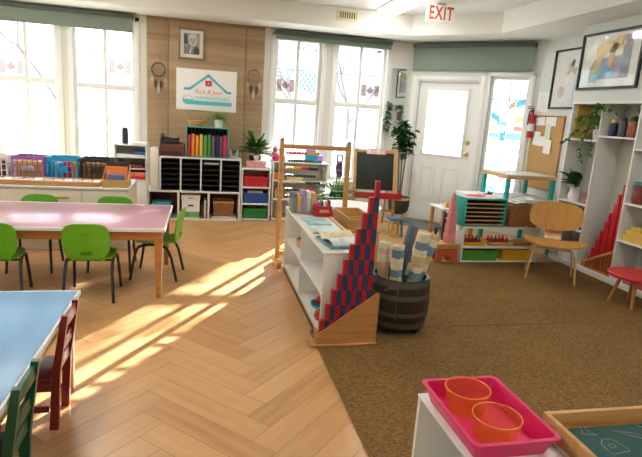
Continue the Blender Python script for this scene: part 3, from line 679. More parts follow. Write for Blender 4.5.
def green_chair(loc, rz, label):
    t = thing('plastic_chair', label, 'chair', loc, rz, 'green plastic chairs round the long table')
    s = MB().panel(.165, .165, 3.6, lambda x, z: -.10*(x*x) + (.25*max(0, -z-.08)**1.0*0) + .02*math.cos(z*9)*0, .011, T(0, 0, .325, rx=-PI/2) )
    s.build('seat', GREENP, t)
    b = MB().panel(.158, .136, 3.4, lambda x, z: 1.5*x*x*.55 , .012, T(0, -.208, .467, rx=.17))
    bo = b.build('backrest', GREENP, t)
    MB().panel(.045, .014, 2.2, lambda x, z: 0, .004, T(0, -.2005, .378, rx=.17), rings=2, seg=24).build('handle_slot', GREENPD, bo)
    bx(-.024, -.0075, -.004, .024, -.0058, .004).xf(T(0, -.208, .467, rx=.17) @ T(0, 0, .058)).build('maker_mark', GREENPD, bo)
    for sx in (-1, 1): bx(sx*.10-.012, -.181, .315, sx*.10+.012, -.140, .40, .004).build('back_bracket', GREENP, t)
    for sx in (-1, 1):
        P = [(sx*.172, .185, 0), (sx*.162, .150, .20)]
        n = 7
        for i in range(n+1):
            a = PI*i/n; P.append((sx*.158, .005+.125*math.cos(a), .265+.045*math.sin(a)))
        P += [(sx*.162, -.150, .20), (sx*.172, -.195, 0)]
        MB().tube(P, .0115, 10).build('leg', BLACKM, t)
    cr = MB()
    for yy in (.09, -.09): cr.tube([(-.158, yy, .300), (.158, yy, .300)], .008, 8)
    cr.build('crossbar', BLACKM, t)
    return t
green_chair((-.79, 4.035, 0), 0, 'green plastic chair with its whole back to us at the long table')
green_chair((-1.42, 4.02, 0), .14, 'green plastic chair with its back to us, cut by the photo edge')
green_chair((-.765, 4.755, 0), PI, 'green plastic chair across the long table, in front of the folder box')
green_chair((-1.39, 4.755, 0), PI, 'green plastic chair across the long table, in front of the purple crate')
green_chair((-.365, 4.52, 0), PI/2-.13, 'green plastic chair at the end of the long table seen from the side')

def wood_chair(loc, rz, m, label, name):
    t = thing(name, label, 'chair', loc, rz)     # faces local +y, back at -y
    for sx in (-1, 1):
        MB().prism([(-.118-.018, 0), (-.118+.018, 0), (-.135+.016, .27), (-.181+.013, .54), (-.181-.013, .54), (-.135-.018, .27)], sx*.098-.012, sx*.098+.012, 'x').build('back_post', m, t, smooth=0)
        bx(sx*.098-.015, .10, 0, sx*.098+.015, .135, .238, .003).build('front_leg', m, t)
        bx(sx*.098-.008, -.10, .085, sx*.098+.008, .10, .112, .002).build('side_stretcher', m, t)
        bx(sx*.098-.008, -.112, .185, sx*.098+.008, .10, .230, .002).build('seat_rail', m, t)
    for z, yy in ((.50, -.175), (.385, -.155), (.295, -.140)):
        bx(-.087, yy-.008, z-.026, .087, yy+.008, z+.026, .003).build('back_slat', m, t)
    bx(-.115, -.115, .2385, .115, .150, .256, .005).build('seat', m, t)
    bx(-.084, -.115, .10, .084, -.100, .125, .002).build('stretcher', m, t)
    bx(-.084, .108, .10, .084, .123, .125, .002).build('stretcher', m, t)
wood_chair((-.743, 2.375, 0), PI/2, REDP, 'small dark red wooden ladder-back chair pushed in at the blue table', 'wooden_chair')
wood_chair((-.743, 1.765, 0), PI/2, GRNP, 'small dark green wooden ladder-back chair pushed in at the blue table', 'wooden_chair')

# ------------------------------------------------------------------ low cabinet by the windows and what stands on it
cab = thing('low_cabinet', 'long cream low cabinet below the windows carrying crates', 'cabinet', (-2.0, 5.33, 0))
bx(-1.6, .012, 0, 1.30, .70, .597).build('body', CREAM, cab)
bx(-1.6, -.006, .5975, 1.31, .71, .62, .004).build('worktop', WHITE, cab)
for i in range(7):
    a = 1.285-(i+1)*.41; dr = bx(a+.004, -.002, .07, a+.406, .0115, .585, .003).build('door', CREAM, cab)
    if i in (1, 4): bx(a+.10, -.012, .505, a+.30, -.0022, .525, .003).build('handle', WOODX, dr)
tr = thing('wooden_tray', 'long flat wooden tray full of picture cards in front of the crates', 'tray', (-1.55, 5.49, .6205))
tb = MB(); tb.box(-.62, -.12, 0, .575, .12, .010)
for q in ((-.62, -.13, .575, -.12), (-.62, .12, .575, .13), (-.63, -.13, -.62, .13), (.575, -.13, .585, .13)): tb.box(q[0], q[1], 0, q[2], q[3], .046, .002)
tb.build('tray_body', WOODX, tr)
rg = random.Random(21); CARDM = [PAPER, mat('card_pink', (.74, .56, .56), .7, noise=(20., .2)), mat('card_grey', (.60, .58, .58), .7, noise=(20., .2))]
c0 = None
for i in range(13):
    x = -2.10+i*.09; lab = 'small picture card lying in the wooden tray before the crates'
    for j in (0, 1):
        cc = bx(-.038, -.05, 0, .038, .05, .003).build('picture_card', CARDM[(i*2+j*3) % 3], None)
        cc.location = (x, 5.43+.115*j, .634+.005*rg.random()); cc.rotation_euler = (.18, 0, rg.uniform(-.1, .1)); cc.location.z += .010
        tag(cc, lab, 'card', 'picture cards in the tray')
# file box with folders
fb = thing('folder_box', 'open tan cardboard folder box on the cabinet corner', 'box', (-.825, 5.475, .6205))
b = MB(); BOXM = mat('tan_board', (.60, .36, .10), .6, noise=(8., .08))
b.box(-.112, -.10, 0, .112, .12, .006); b.box(-.118, -.106, 0, .118, -.100, .075, .002); b.box(-.118, .12, 0, .118, .126, .20, .002)
for sx in (-1, 1): b.prism([(-.10, 0), (.12, 0), (.12, .20), (-.10, .075)], sx*.115-.003, sx*.115+.003, 'x')
b.build('box_body', BOXM, fb, smooth=0)
for yy, h, w, m, l in ((5.555, .222, .212, BLACK, 'black'), (5.515, .185, .20, ORANGE, 'bright orange'), (5.470, .150, .20, SALMON, 'salmon'), (5.425, .110, .15, mat('folder_blue', (.10, .16, .36), .6, noise=(6., .05)), 'blue')):
    o = bx(-w/2, -.012, 0, w/2, .012, h, .003).build('folder', m, None, loc=(-.825, yy, .6275), rot=(-.06, 0, 0)); tag(o, f'{l} folder standing in the tan folder box', 'folder', 'folders in the box')
# crates
def crate(x, y, name_c, m, w, items, ml, label):
    t = thing('plastic_crate', label, 'crate', (x, y, .6205), 0, 'crates on the low cabinet'); h, d = .232, .26; a = w/2
    f = MB()
    f.box(-a, -d/2, 0, a, d/2, .012, .003)
    for q in ((-a, -d/2, a, -d/2+.010), (-a, d/2-.010, a, d/2), (-a, -d/2+.010, -a+.010, d/2-.010), (a-.010, -d/2+.010, a, d/2-.010)):
        f.box(q[0], q[1], h-.035, q[2], q[3], h, .003); f.box(q[0], q[1], .0121, q[2], q[3], .030, .002)
    for q in ((-a, -d/2), (a-.010, -d/2), (-a, d/2-.010), (a-.010, d/2-.010)): f.box(q[0]+.0005, q[1]+.0005, .004, q[0]+.0095, q[1]+.0095, h-.004)
    f.build('crate_frame', m, t)
    g = MB(); n = 6
    for yy in (-d/2+.001, d/2-.009):
        for i in range(n+1):
            xx = -a+.006+(2*a-.012)*i/n; g.box(xx-.004, yy, .0301, xx+.004, yy+.008, h-.0351)
        for zz in (.085, .145): g.box(-a+.004, yy+.001, zz-.0035, a-.004, yy+.007, zz+.0035)
    for xx in (-a+.001, a-.009):
        for i in range(n+1):
            yy = -d/2+.012+(d-.024)*i/n; g.box(xx, yy-.005, .0301, xx+.008, yy+.005, h-.0351)
        for zz in (.075, .125, .165): g.box(xx+.001, -d/2+.004, zz-.0045, xx+.007, d/2-.004, zz+.0045)
    g.build('lattice', m, t)
    if ml: bx(-.055, -d/2-.004, .088, .055, -d/2-.0002, .140, .003).build('label_plate', ml, t)
    k = len(items)
    for i, (im, lab, grp, hh) in enumerate(items):
        ww = (w-.03)/k; xx = x-a+.015+ww*(i+.5)
        o = bx(-ww/2+.003, -.095, 0, ww/2-.003, .095, hh, .004).build('folder', im, None, loc=(xx, y, .6335)); tag(o, lab, 'folder', grp)
YB_ = mat('yellow_block', (.72, .47, .10), .6, noise=(6., .08)); BRN = mat('brown_spine', (.30, .13, .06), .6, noise=(6., .2))
crate(-1.705, 5.87, 'purple', PURPLE, .292, [(YB_, 'yellow folder standing in the purple crate', 'yellow folders in the purple crate', .165)]*5, STEEL, 'purple plastic crate of yellow folders on the low cabinet')
bl = [(CYAN, 'blue folder standing in the blue crate', 'blue folders in the blue crate', .17), (GREY, 'grey folder standing in the blue crate', None, .16), (CYAN, 'blue folder standing in the blue crate', 'blue folders in the blue crate', .16),
      (RED, 'red folder standing in the blue crate', 'red folders in the blue crate', .175), (RED, 'red folder standing in the blue crate', 'red folders in the blue crate', .17), (ORANGE, 'orange folder standing in the blue crate', None, .165)]
crate(-1.388, 5.88, 'blue', CYAN, .292, bl, CYAN, 'bright blue plastic crate with a blue plate on the low cabinet')
crate(-1.070, 5.89, 'black', BLACK, .300, [(BRN, 'brown folder standing in the black crate', 'brown folders in the black crate', .165)]*6, BLACK, 'black plastic crate of brown folders on the low cabinet')
crate(-2.035, 5.86, 'white', PWHITE, .292, [(DKWOOD, 'dark red folder standing in the white crate', 'dark red folders in the white crate', .165)]*5, None, 'white plastic crate at the photo edge on the low cabinet')
# little white bookcase on its pedestal
pd = thing('pedestal_cabinet', 'narrow white pedestal cabinet behind the cabinet corner', 'cabinet', (-.81, 6.4, 0))
bx(-.18, .012, 0, .175, .34, .548, .003).build('body', WHITE, pd); bx(-.172, -.002, .02, .168, .0115, .535, .003).build('door', WHITE, pd)
bx(.125, -.012, .26, .135, -.0022, .34, .002).build('handle', STEEL, pd)
bs = thing('small_bookcase', 'small white three-shelf bookcase on the pedestal by the window', 'bookcase', (-.81, 6.4, .5485))
for x in (-.18, .165): bx(x, 0, 0, x+.015, .30, .42, .002).build('side_panel', WHITE, bs)
for z in (0, .135, .265, .405): bx(-.1649, 0, z, .1649, .29, z+.014, .001).build('shelf', WHITE, bs)
bx(-.1649, .2905, 0, .1649, .299, .42).build('back_panel', WHITE, bs)
def flat(name, x0, y0, z0, x1, y1, z1, m, label, cat, group=None, bev=.002):
    o = bx((x0-x1)/2, (y0-y1)/2, 0, (x1-x0)/2, (y1-y0)/2, z1-z0, bev).build(name, m, None, loc=((x0+x1)/2, (y0+y1)/2, z0)); return tag(o, label, cat, group)
def at_bs(x0, z0, x1, z1, m, label, name='book', cat='book', y0=.01, y1=.25): return flat(name, -.81+x0, 6.4+y0, .5485+z0, -.81+x1, 6.4+y1, .5485+z1, m, label, cat)
at_bs(-.155, .2793, .155, .305, PAPER, 'white binder lying on the top shelf of the small bookcase', 'binder', 'binder')
at_bs(.03, .3055, .16, .340, mat('binder_blue', (.05, .14, .42), .5, noise=(5., .05)), 'blue box lying on the white binder in the small bookcase', 'box', 'box')
at_bs(-.15, .1493, .14, .170, DKWOOD, 'dark red book lying on the middle shelf of the small bookcase')
at_bs(-.13, .1705, .12, .185, MAROON, 'maroon book lying on the dark red one in the small bookcase')
at_bs(-.02, .0143, .155, .055, RED, 'red box lying on the bottom shelf of the small bookcase', 'box', 'box')
at_bs(-.03, .0555, .155, .100, mat('box_pale_red', (.70, .20, .14), .6, noise=(9., .3)), 'pale red box on the red box in the small bookcase', 'box', 'box')
at_bs(-.155, .0143, -.04, .11, BLACK, 'black book standing on the bottom shelf of the small bookcase')
o = MB().lathe([(0, 0), (.032, 0), (.034, .01), (.034, .17), (.028, .182), (0, .182)], 18).build('black_speaker', BLACK, None, loc=(-.885, 6.55, .9690)); tag(o, 'black upright cylinder speaker on the small white bookcase', 'speaker')
flat('paper_stack', -.79, 6.44, .9690, -.635, 6.66, .990, PAPER, 'small stack of white paper on the small white bookcase', 'paper stack')

# ------------------------------------------------------------------ storage wall below the logo board
base = thing('storage_bench', 'low white storage bench with three open compartments below the black tray organiser', 'storage unit', (-.09, 6.83, 0))
for x in (-.585, -.20, .18, .575): bx(x-.012, 0, .02, x+.012, .385, .358, .001).build('divider', WHITE, base)
bx(-.597, 0, .3585, .587, .39, .38, .002).build('top_board', WHITE, base); bx(-.597, .006, 0, .587, .385, .0195).build('bottom_board', WHITE, base)
bx(-.597, .3855, 0, .587, .392, .358).build('back_panel', DKWOOD, base)
org = thing('tray_organiser', 'white organiser with four columns of black paper trays', 'organiser', (-.012, 6.85, .3805))
for x in (-.503, -.252, 0, .252, .503): bx(x-.009, 0, 0, x+.009, .33, .41, .001).build('divider', WHITE, org)
bx(-.512, 0, .4105, .512, .335, .430, .002).build('top_board', WHITE, org)
bx(-.512, .331, 0, .512, .336, .41).build('back_panel', BLACK, org)
for c in range(4):
    for r in range(6):
        x0, z0 = -.503+c*.2513+.010, .004+r*.067
        b = MB(); b.box(x0, .012, z0, x0+.230, .325, z0+.004); b.box(x0, .012, z0+.0041, x0+.006, .325, z0+.045); b.box(x0+.224, .012, z0+.0041, x0+.230, .325, z0+.045); b.box(x0+.0061, .012, z0+.0041, x0+.2239, .017, z0+.012)
        b.build('tray', BLACK, org, smooth=0)
flat('paper_stack', .30-.012-.265, 6.875, .3805+.344, .49-.012-.265, 7.15, .3805+.362, PAPER, 'white papers in the top tray of the third organiser column', 'paper stack')
# compartment contents
tb = thing('lidded_tub', 'clear tub with a turquoise lid in the storage bench', 'tub', (-.505, 6.98, .020))
MB().box(-.10, -.09, 0, .10, .09, .155, .012).build('tub_body', mat('milky_tub', (.55, .56, .54), .4, noise=(6., .05)), tb)
MB().box(-.115, -.105, .1555, .115, .105, .20, .012).build('lid', mat('turq_lid', (.03, .45, .52), .4, noise=(5., .05)), tb)
ab = thing('archive_box', 'white archive box with a green base band in the storage bench', 'box', (-.135, 7.0, .020))
bx(-.112, -.13, 0, .112, .13, .235, .003).build('box_body', PAPER, ab); bx(-.118, -.136, .2355, .118, .136, .300, .004).build('lid', PAPER, ab)
bx(-.1125, -.1325, .012, .1125, -.1305, .085).build('green_band', mat('band_green', (.16, .42, .08), .6, noise=(12., .25)), ab)
bx(-.035, -.1325, .155, .035, -.1305, .175, .001).build('hand_hole', BLACK, ab); bx(-.035, -.1385, .258, .035, -.1365, .275, .001).build('hand_hole', GREY, ab)
flat('brown_folder', .0, 6.88, .020, .030, 7.12, .20, DKWOOD, 'dark brown folder standing beside the archive box', 'folder')
flat('cream_folder', .035, 6.88, .020, .060, 7.12, .26, CREAM, 'cream folder standing beside the archive box', 'folder')
flat('grey_tray', .13, 6.85, .020, .455, 7.15, .045, LGREY, 'flat pale grey tray under the orange basket', 'tray', None, .006)
wb = thing('wicker_basket', 'orange brown wicker basket in the storage bench', 'basket', (.285, 7.0, .0455))
b = MB(); A = [(-.115, -.10), (.115, -.10), (.115, .10), (-.115, .10)]
for i in range(8):
    z = .004+i*.024; g = 1+.018*i; P = [(x*g, yy*g, z+.012) for x, yy in A]; b.tube(P, .013, 8, True)
b.box(-.11, -.095, 0, .11, .095, .01); b.build('basket_body', WICKER, wb)
h = MB(); h.tube([(-.13, -.117, .19), (.13, -.117, .19), (.13, .117, .19), (-.13, .117, .19)], .015, 8, True); h.build('rim', WICKERL, wb)
flat('pink_cloth', .20, 6.93, .06, .37, 7.07, .225, mat('rose_paper', (.62, .42, .36), .8, noise=(20., .25)), 'rosy bundle of cloth in the wicker basket', 'cloth', None, .03)
cu = thing('cubby_shelf', 'white three-tier cubby holding red, blue and green bins', 'shelf', (.698, 6.83, 0))
for x in (-.192, .174): bx(x, 0, 0, x+.018, .38, .685, .001).build('side_panel', WHITE, cu)
for z in (.012, .222, .442): bx(-.1739, 0, z, .1739, .375, z+.018, .001).build('shelf', WHITE, cu)
bx(-.192, 0, .6855, .192, .385, .705, .002).build('top_board', WHITE, cu); bx(-.1739, .3755, .0305, .1739, .38, .685).build('back_panel', WHITE, cu)
def bin_(x, y, z, w, d, h, m, label, grp=None, taper=.012, name='storage_bin', rz=0.0):
    t = thing(name, label, 'bin', (x, y, z), rz, grp); b = MB(); a, c, k = w/2, d/2, .005
    def ringv(s, zz, o): return [b.bm.verts.new((sx*(a-s-o), sy*(c-s-o), zz)) for sx, sy in ((-1,-1),(1,-1),(1,1),(-1,1))]
    o0, o1 = ringv(taper, 0, 0), ringv(0, h, 0); i1, i0 = ringv(0, h, k), ringv(taper, k, k)
    b.bridge(o0, o1); b.bridge(o1, i1); b.bridge(i1, i0); b.bm.faces.new(o0[::-1]); b.bm.faces.new(i0)
    b.build('bin_body', m, t, smooth=0)
    r = MB()
    for q in ((-a-.008, -c-.008, a+.008, -c+.001), (-a-.008, c-.001, a+.008, c+.008), (-a-.008, -c+.0011, -a+.001, c-.0011), (a-.001, -c+.0011, a+.008, c-.0011)): r.box(q[0], q[1], h-.016, q[2], q[3], h+.002, .002)
    r.build('rim', m, t)
    return t
bin_(.698, 7.0, .4603, .315, .30, .135, RED, 'red plastic bin on the top tier of the cubby'); bin_(.698, 7.0, .2403, .315, .30, .135, BLUE, 'blue plastic bin on the middle tier of the cubby'); bin_(.698, 7.0, .0303, .315, .30, .135, GREEN, 'green plastic bin on the bottom tier of the cubby')
flat('paper_stack', .60, 6.92, .2460, .80, 7.08, .395, PAPER, 'white papers sticking up out of the blue bin', 'paper stack')
tx = thing('tissue_box', 'pink patterned tissue box on the cubby', 'tissue box', (.695, 6.93, .7055))
bx(-.125, -.06, 0, .125, .06, .090, .004).build('carton', mat('tissue_pink', (.66, .36, .36), .7, noise=(35., .45)), tx)
t_ = MB()
for i in range(5): t_.blade((-.02+.01*i, 0, .0905), (.3*(i-2)*.5, .15*(i % 2), 1), .075, .06, .4, 4, 'leaf')
t_.build('tissue', PAPER, tx, solid=False)
# palm
def pot(parent, r0, r1, h, m, soil=True, z=0.0, rim=.006, name='pot'):
    MB().lathe([(0, z), (r0, z), (r1, z+h), (r1-rim, z+h), (r1-rim, z+h-.02), (0, z+h-.02)], 24).build(name, m, parent)
    if soil: MB().lathe([(0, z+h-.0195), (r1-rim-.001, z+h-.0195), (r1-rim-.002, z+h-.012), (0, z+h-.008)], 18).build('soil', SOIL, parent)
pl = thing('palm_plant', 'bushy green palm in a dark pot behind the tissue box', 'potted plant', (.70, 7.12, .7055))
pot(pl, .065, .085, .14, BLACK)
f = MB(); rg = random.Random(4)
for i in range(36):
    a = 2*PI*i/18+rg.uniform(-.2, .2); el = rg.uniform(.5, 1.45); L = rg.uniform(.19, .33)
    d = Vector((math.cos(a)*math.cos(el), math.sin(a)*math.cos(el)*.55-.1, math.sin(el))).normalized(); p0 = Vector((0, 0, .13)); p = p0.copy(); pts = [p.copy()]
    for k in range(7): p = p+d*L/7; d = (d+Vector((0, 0, -.14))).normalized(); pts.append(p.copy())
    f.tube(pts, [.003*(1-k/9) for k in range(8)], 4)
    for k in range(2, 8):
        dd = (pts[k]-pts[k-1]).normalized(); s = dd.cross(Vector((0, 0, 1))).normalized()
        for sg_ in (-1, 1): f.blade(pts[k], dd*.8+s*sg_*.9, .125*(1-abs(k-4)*.1), .032, .5, 3)
f.build('fronds', LEAF, pl, solid=False)
# things on the organiser
fr = thing('file_rack', 'teal and black file rack holding coloured folders on the organiser', 'file rack', (.062, 7.0, .811))
r = MB()
for x in (-.265, .253): r.box(x, -.12, 0, x+.012, .12, .385, .002)
r.box(-.253, -.12, .373, .253, .12, .385, .002); r.box(-.253, -.12, 0, .253, .12, .010, .001)
r.build('rack_frame', TEAL, fr); bx(-.2525, .113, .0105, .2525, .118, .3725).build('back_mesh', BLACK, fr)
for i in range(9): bx(-.203+i*.05-.002, -.11, .0105, -.203+i*.05+.002, .112, .3725).build('wire_divider', BLACK, fr)
FM = [(RED, 'bright red'), (ORANGE, 'deep orange'), (mat('folder_orange', (.85, .34, .03), .6, noise=(5., .05)), 'light orange'), (mat('folder_amber', (.80, .50, .08), .6, noise=(5., .05)), 'amber yellow'), (mat('folder_green', (.10, .42, .05), .6, noise=(5., .05)), 'bright green'), (mat('folder_green2', (.07, .30, .06), .6, noise=(5., .05)), 'darker green'),
      (mat('folder_grey', (.15, .14, .12), .6, noise=(5., .05)), 'dark grey'), (NAVY, 'navy blue'), (mat('folder_plum', (.16, .07, .10), .6, noise=(5., .05)), 'plum'), (HOTPINK, 'hot pink')]
for i, (m, l) in enumerate(FM):
    xx = .062-.228+i*.0500; o = bx(-.0205, -.10, 0, .0205, .10, .270+.012*(i % 2), .004).build('hanging_folder', m, None, loc=(xx, 6.995, .8217)); tag(o, f'{l} folder hanging in the teal file rack', 'folder', 'folders in the file rack')
fp = thing('spider_plant', 'pale green drooping spider plant on the teal file rack', 'potted plant', (.20, 7.0, 1.1965))
pot(fp, .045, .06, .10, PAPER)
f = MB(); rg = random.Random(9)
for i in range(64):
    a = 2*PI*i/32; el = rg.uniform(.3, 1.3); f.blade((0, 0, .085), (math.cos(a)*math.cos(el), math.sin(a)*math.cos(el)*.7, math.sin(el)), rg.uniform(.18, .30), .020, 2.2, 7)
f.build('leaves', LEAFP, fp, solid=False)
bk = thing('small_basket', 'small pale wicker basket with handles on the teal file rack', 'basket', (-.085, 7.0, 1.1965))
b = MB()
for i in range(5): b.tube([( (.075+.006*i)*math.cos(2*PI*k/18), (.05+.004*i)*math.sin(2*PI*k/18), .008+.015*i) for k in range(18)], .0085, 7, True)
b.lathe([(0, .0), (.07, .0), (.07, .006), (0, .006)], 18); b.build('basket_body', WICKERL, bk)
for sx in (-1, 1): MB().tube([(sx*.095, -.02, .07), (sx*.115, -.015, .12), (sx*.115, .015, .12), (sx*.095, .02, .07)], .006, 6).build('handle', WICKERL, bk)
hs = MB().tube([(-.045+.0*k, 0, .10-.09*t) if False else (.045*math.cos(PI+PI*k/12), 0, .058+.045*math.sin(PI+PI*k/12)) for t, k in [(0, k) for k in range(13)]], .013, 8)
hs.tube([(-.045, 0, .058), (-.048, 0, .11)], .013, 8); hs.tube([(.045, 0, .058), (.048, 0, .11)], .013, 8)
o = hs.build('horseshoe_magnet', LGREY, None, loc=(.405, 6.97, .811)); tag(o, 'pale grey horseshoe shape standing on the organiser end', 'horseshoe')
prn = thing('printer', 'dark brown boxy printer on the organiser below the telephone', 'printer', (-.365, 7.02, .811))
bx(-.160, -.13, 0, .145, .13, .155, .012).build('printer_body', DKWOOD, prn); bx(-.13, -.137, .03, .115, -.1305, .06, .002).build('paper_slot', BLACK, prn); bx(-.13, -.05, .1555, .115, .12, .166, .004).build('lid', mat('printer_lid', (.07, .02, .017), .35, noise=(5., .1)), prn)
tl = thing('telephone', 'black and grey telephone on top of the dark printer', 'telephone', (-.41, 6.99, .9775))
MB().prism([(-.08, 0), (.08, 0), (.08, .065), (-.08, .02)], -.11, .12, 'x').build('phone_base', BLACK, tl, smooth=0)
hd = MB().tube([(-.085, -.07, .06), (-.09, -.02, .085), (-.09, .04, .095), (-.085, .08, .085)], [.02, .014, .014, .02], 10); hd.build('handset', BLACK, tl)
bx(.01, -.0, .058, .10, .05, .066, .003).xf(T(0, 0, 0)).build('screen', LGREY, tl)
MB().tube([(-.08, -.05, .030), (-.098, -.055, .020), (-.112, -.05, .010), (-.116, -.02, .0075)], .006, 6).build('cord', BLACK, tl)
flat('magazine_file', -.636, 6.86, .3805, -.536, 7.12, .905, CREAM, 'tall cream magazine file standing beside the tray organiser', 'magazine file')

# ------------------------------------------------------------------ centre shelf, bead frame, rods, barrel
cs = thing('low_bookshelf', 'low white two-bay bookshelf in the middle of the room, on the carpet edge', 'bookshelf', (.765, 3.10, 0))
L_, dp, hh = 1.60, .315, .60     # runs along +y, opens toward -x
bx(0, 0, .0095, dp, .018, hh-.0185, .001).build('end_panel', WHITE, cs); bx(0, L_-.018, .0095, dp, L_, hh-.0185, .001).build('end_panel', WHITE, cs)
bx(.004, .80, .045, dp-.008, .818, hh-.0185, .001).build('divider', WHITE, cs)
bx(-.004, -.004, hh-.018, dp+.004, L_+.004, hh, .003).build('top_board', WHITE, cs)
for a, b in ((.0181, .7999), (.8181, L_-.0181)):
    bx(.006, a, .030, dp-.008, b, .0449, .001).build('bottom_board', WHITE, cs); bx(.006, a, .295, dp-.008, b, .312, .001).build('shelf', WHITE, cs)
bx(dp-.0075, .0181, .0095, dp-.001, L_-.0181, hh-.0185).build('back_panel', WHITE, cs)
bx(.01, .0181, .0095, .02, L_-.0181, .0299).build('plinth', WHITE, cs)
def cbx(name, x0, y0, x1, y1, z0, h, m, label, cat, rz=0.0, bev=.003, tilt=0.0, group=None):
    o = bx(-(x1-x0)/2, -(y1-y0)/2, 0, (x1-x0)/2, (y1-y0)/2, h, bev).build(name, m, None, loc=((x0+x1)/2, (y0+y1)/2, z0), rot=(tilt, 0, rz)); return tag(o, label, cat, group)
# shelf contents
cbx('green_book', .82, 3.28, 1.02, 3.305, .0485, .235, mat('book_green', (.05, .20, .12), .5, noise=(22., .5)), 'green picture book standing at the near end of the bottom shelf', 'book', tilt=-.12)
bw = thing('teal_bowl', 'teal bowl of colourful fruit on the bottom shelf of the white bookshelf', 'bowl', (.885, 3.50, .0455))
MB().lathe([(0, 0), (.045, 0), (.095, .045), (.10, .062), (.094, .062), (.085, .045), (.04, .012), (0, .012)], 24).build('bowl_body', mat('teal_bowl', (.06, .36, .38), .4, noise=(5., .05)), bw)
for i, (dx, dy, r, m, l) in enumerate(((-.03, .02, .030, RED, 'red toy ball lying in the teal bowl'), (.03, .03, .028, YELLOW, 'yellow toy ball lying in the teal bowl'), (.0, -.035, .028, BLUE, 'blue toy ball lying in the teal bowl'), (-.005, .005, .026, PAPER, 'white toy ball on top in the teal bowl'))):
    o = MB().ball((0, 0, 0), r, seg=14).build('toy_ball', m, None, loc=(.885+dx, 3.50+dy, .0455+.075+(.03 if i == 3 else 0))); tag(o, l, 'ball')
o = MB().lathe([(0, 0), (.035, .005), (.048, .03), (.04, .06), (.015, .07), (0, .064)], 18).build('red_apple', RED, None, loc=(.825, 3.335, .0455)); tag(o, 'red toy apple at the front of the bottom shelf', 'toy apple')
def basket(x, y, z, r, h, m, label):
    t = thing('round_basket', label, 'basket', (x, y, z)); b = MB(); n = max(3, int(h/.014))
    for i in range(n): b.tube([((r*(.85+.15*i/n))*math.cos(2*PI*k/20), (r*(.85+.15*i/n))*math.sin(2*PI*k/20), .009+.014*i) for k in range(20)], .0085, 6, True)
    b.lathe([(0, .002), (r*.84, .002), (r*.84, .008), (0, .008)], 20); b.build('basket_body', m, t); return t
basket(.90, 4.32, .3125, .09, .08, WICKERL, 'round tan basket on the upper shelf of the far bay')
o = MB().lathe([(0, 0), (.05, 0), (.065, .085), (.06, .085), (.046, .006), (0, .006)], 20).build('pink_cup', mat('pale_pink', (.74, .42, .38), .5, noise=(5., .04)), None, loc=(.86, 4.10, .3125)); tag(o, 'pale pink cup on the upper shelf beside the tan basket', 'cup')
o = MB().lathe([(0, 0), (.05, 0), (.062, .075), (.057, .075), (.046, .006), (0, .006)], 20).build('pink_cup', mat('rose_pink', (.70, .25, .26), .5, noise=(5., .04)), None, loc=(.88, 4.17, .0455)); tag(o, 'rose pink cup on the bottom shelf of the far bay', 'cup')
o = cbx('yellow_box', .80, 4.00, .98, 4.08, .0455, .08, YB_, 'small yellow box on the bottom shelf beside the rose cup', 'box')
# on the shelf top
TZ = .6005
cbx('picture_book', .80, 3.17, 1.05, 3.47, TZ, .022, mat('teal_cover', (.14, .34, .37), .35, noise=(9., .6)), 'teal covered picture book lying at the end of the bookshelf top', 'book', .12)
ob = thing('open_magazine', 'open pale magazine with curling pages on the teal picture book', 'magazine', (.92, 3.36, .6230), .22)
mp = MB()
def page(x0, x1, m_i, lift, zoff):
    n = 10; rows = []
    for i in range(n+1):
        t = i/n; x = x0+(x1-x0)*t; z = zoff+lift*math.sin(PI*t)**1.0*(1-.3*t)
        rows.append([mp.bm.verts.new((y2, x, z+dz)) for y2, dz in ((-.125, 0), (.125, 0), (.125, .004), (-.125, .004))])
    mp.mi = m_i
    for i in range(n): mp.bridge(rows[i], rows[i+1])
    mp._tag([mp.bm.faces.new(rows[0]), mp.bm.faces.new(rows[-1][::-1])])
page(-.17, 0.0, 0, .03, 0); page(0.0, .16, 1, .045, 0); 
mp.build('pages', [mat('page_print', (.60, .66, .66), .5, noise=(16., .35)), mat('page_cream', (.70, .62, .40), .6, noise=(12., .25))], ob)
cbx('picture_book', .80, 3.62, 1.00, 3.86, TZ, .010, mat('aqua_cover', (.50, .66, .66), .35, noise=(12., .3)), 'pale aqua book lying flat in the middle of the bookshelf top', 'book', -.06)
cbx('picture_book', .81, 3.90, 1.00, 4.16, TZ, .010, mat('sea_cover', (.36, .60, .60), .35, noise=(10., .35)), 'sea green book lying flat near the red pencil box', 'book', .05)
cbx('wooden_ruler', 1.048, 3.30, 1.072, 4.20, TZ, .012, WOODL, 'long wooden strip along the back edge of the bookshelf top', 'wooden strip')
cl = thing('clear_box', 'clear plastic box of upright books on the bookshelf top', 'box', (.87, 4.46, TZ))
b = MB(); b.box(-.115, -.11, 0, .115, .11, .004)
for q in ((-.115, -.11, .115, -.107), (-.115, .107, .115, .11), (-.115, -.107, -.112, .107), (.112, -.107, .115, .107)): b.box(q[0], q[1], .0041, q[2], q[3], .135)
b.build('box_walls', CLEARBOX, cl, smooth=0)
for i, (m, l, h) in enumerate(((mat('slate_book', (.10, .14, .18), .5, noise=(9., .2)), 'slate grey booklet standing in the clear box', .165), (YELLOW, 'yellow booklet standing in the clear box', .15), (mat('lilac_book', (.33, .24, .55), .5, noise=(6., .1)), 'lilac booklet standing in the clear box', .19), (CREAM, 'cream booklet standing in the clear box', .18), (WOODL, 'tan booklet standing in the clear box', .175))):
    o = bx(-.018, -.09, 0, .018, .06, h, .002).build('booklet', m, None, loc=(.785+i*.042, 4.47, .6050)); tag(o, l, 'booklet')
pb = thing('pencil_box', 'red wooden pencil box on the bookshelf top', 'pencil box', (1.015, 4.30, TZ))
b = MB(); b.box(-.075, -.06, 0, .075, .06, .008)
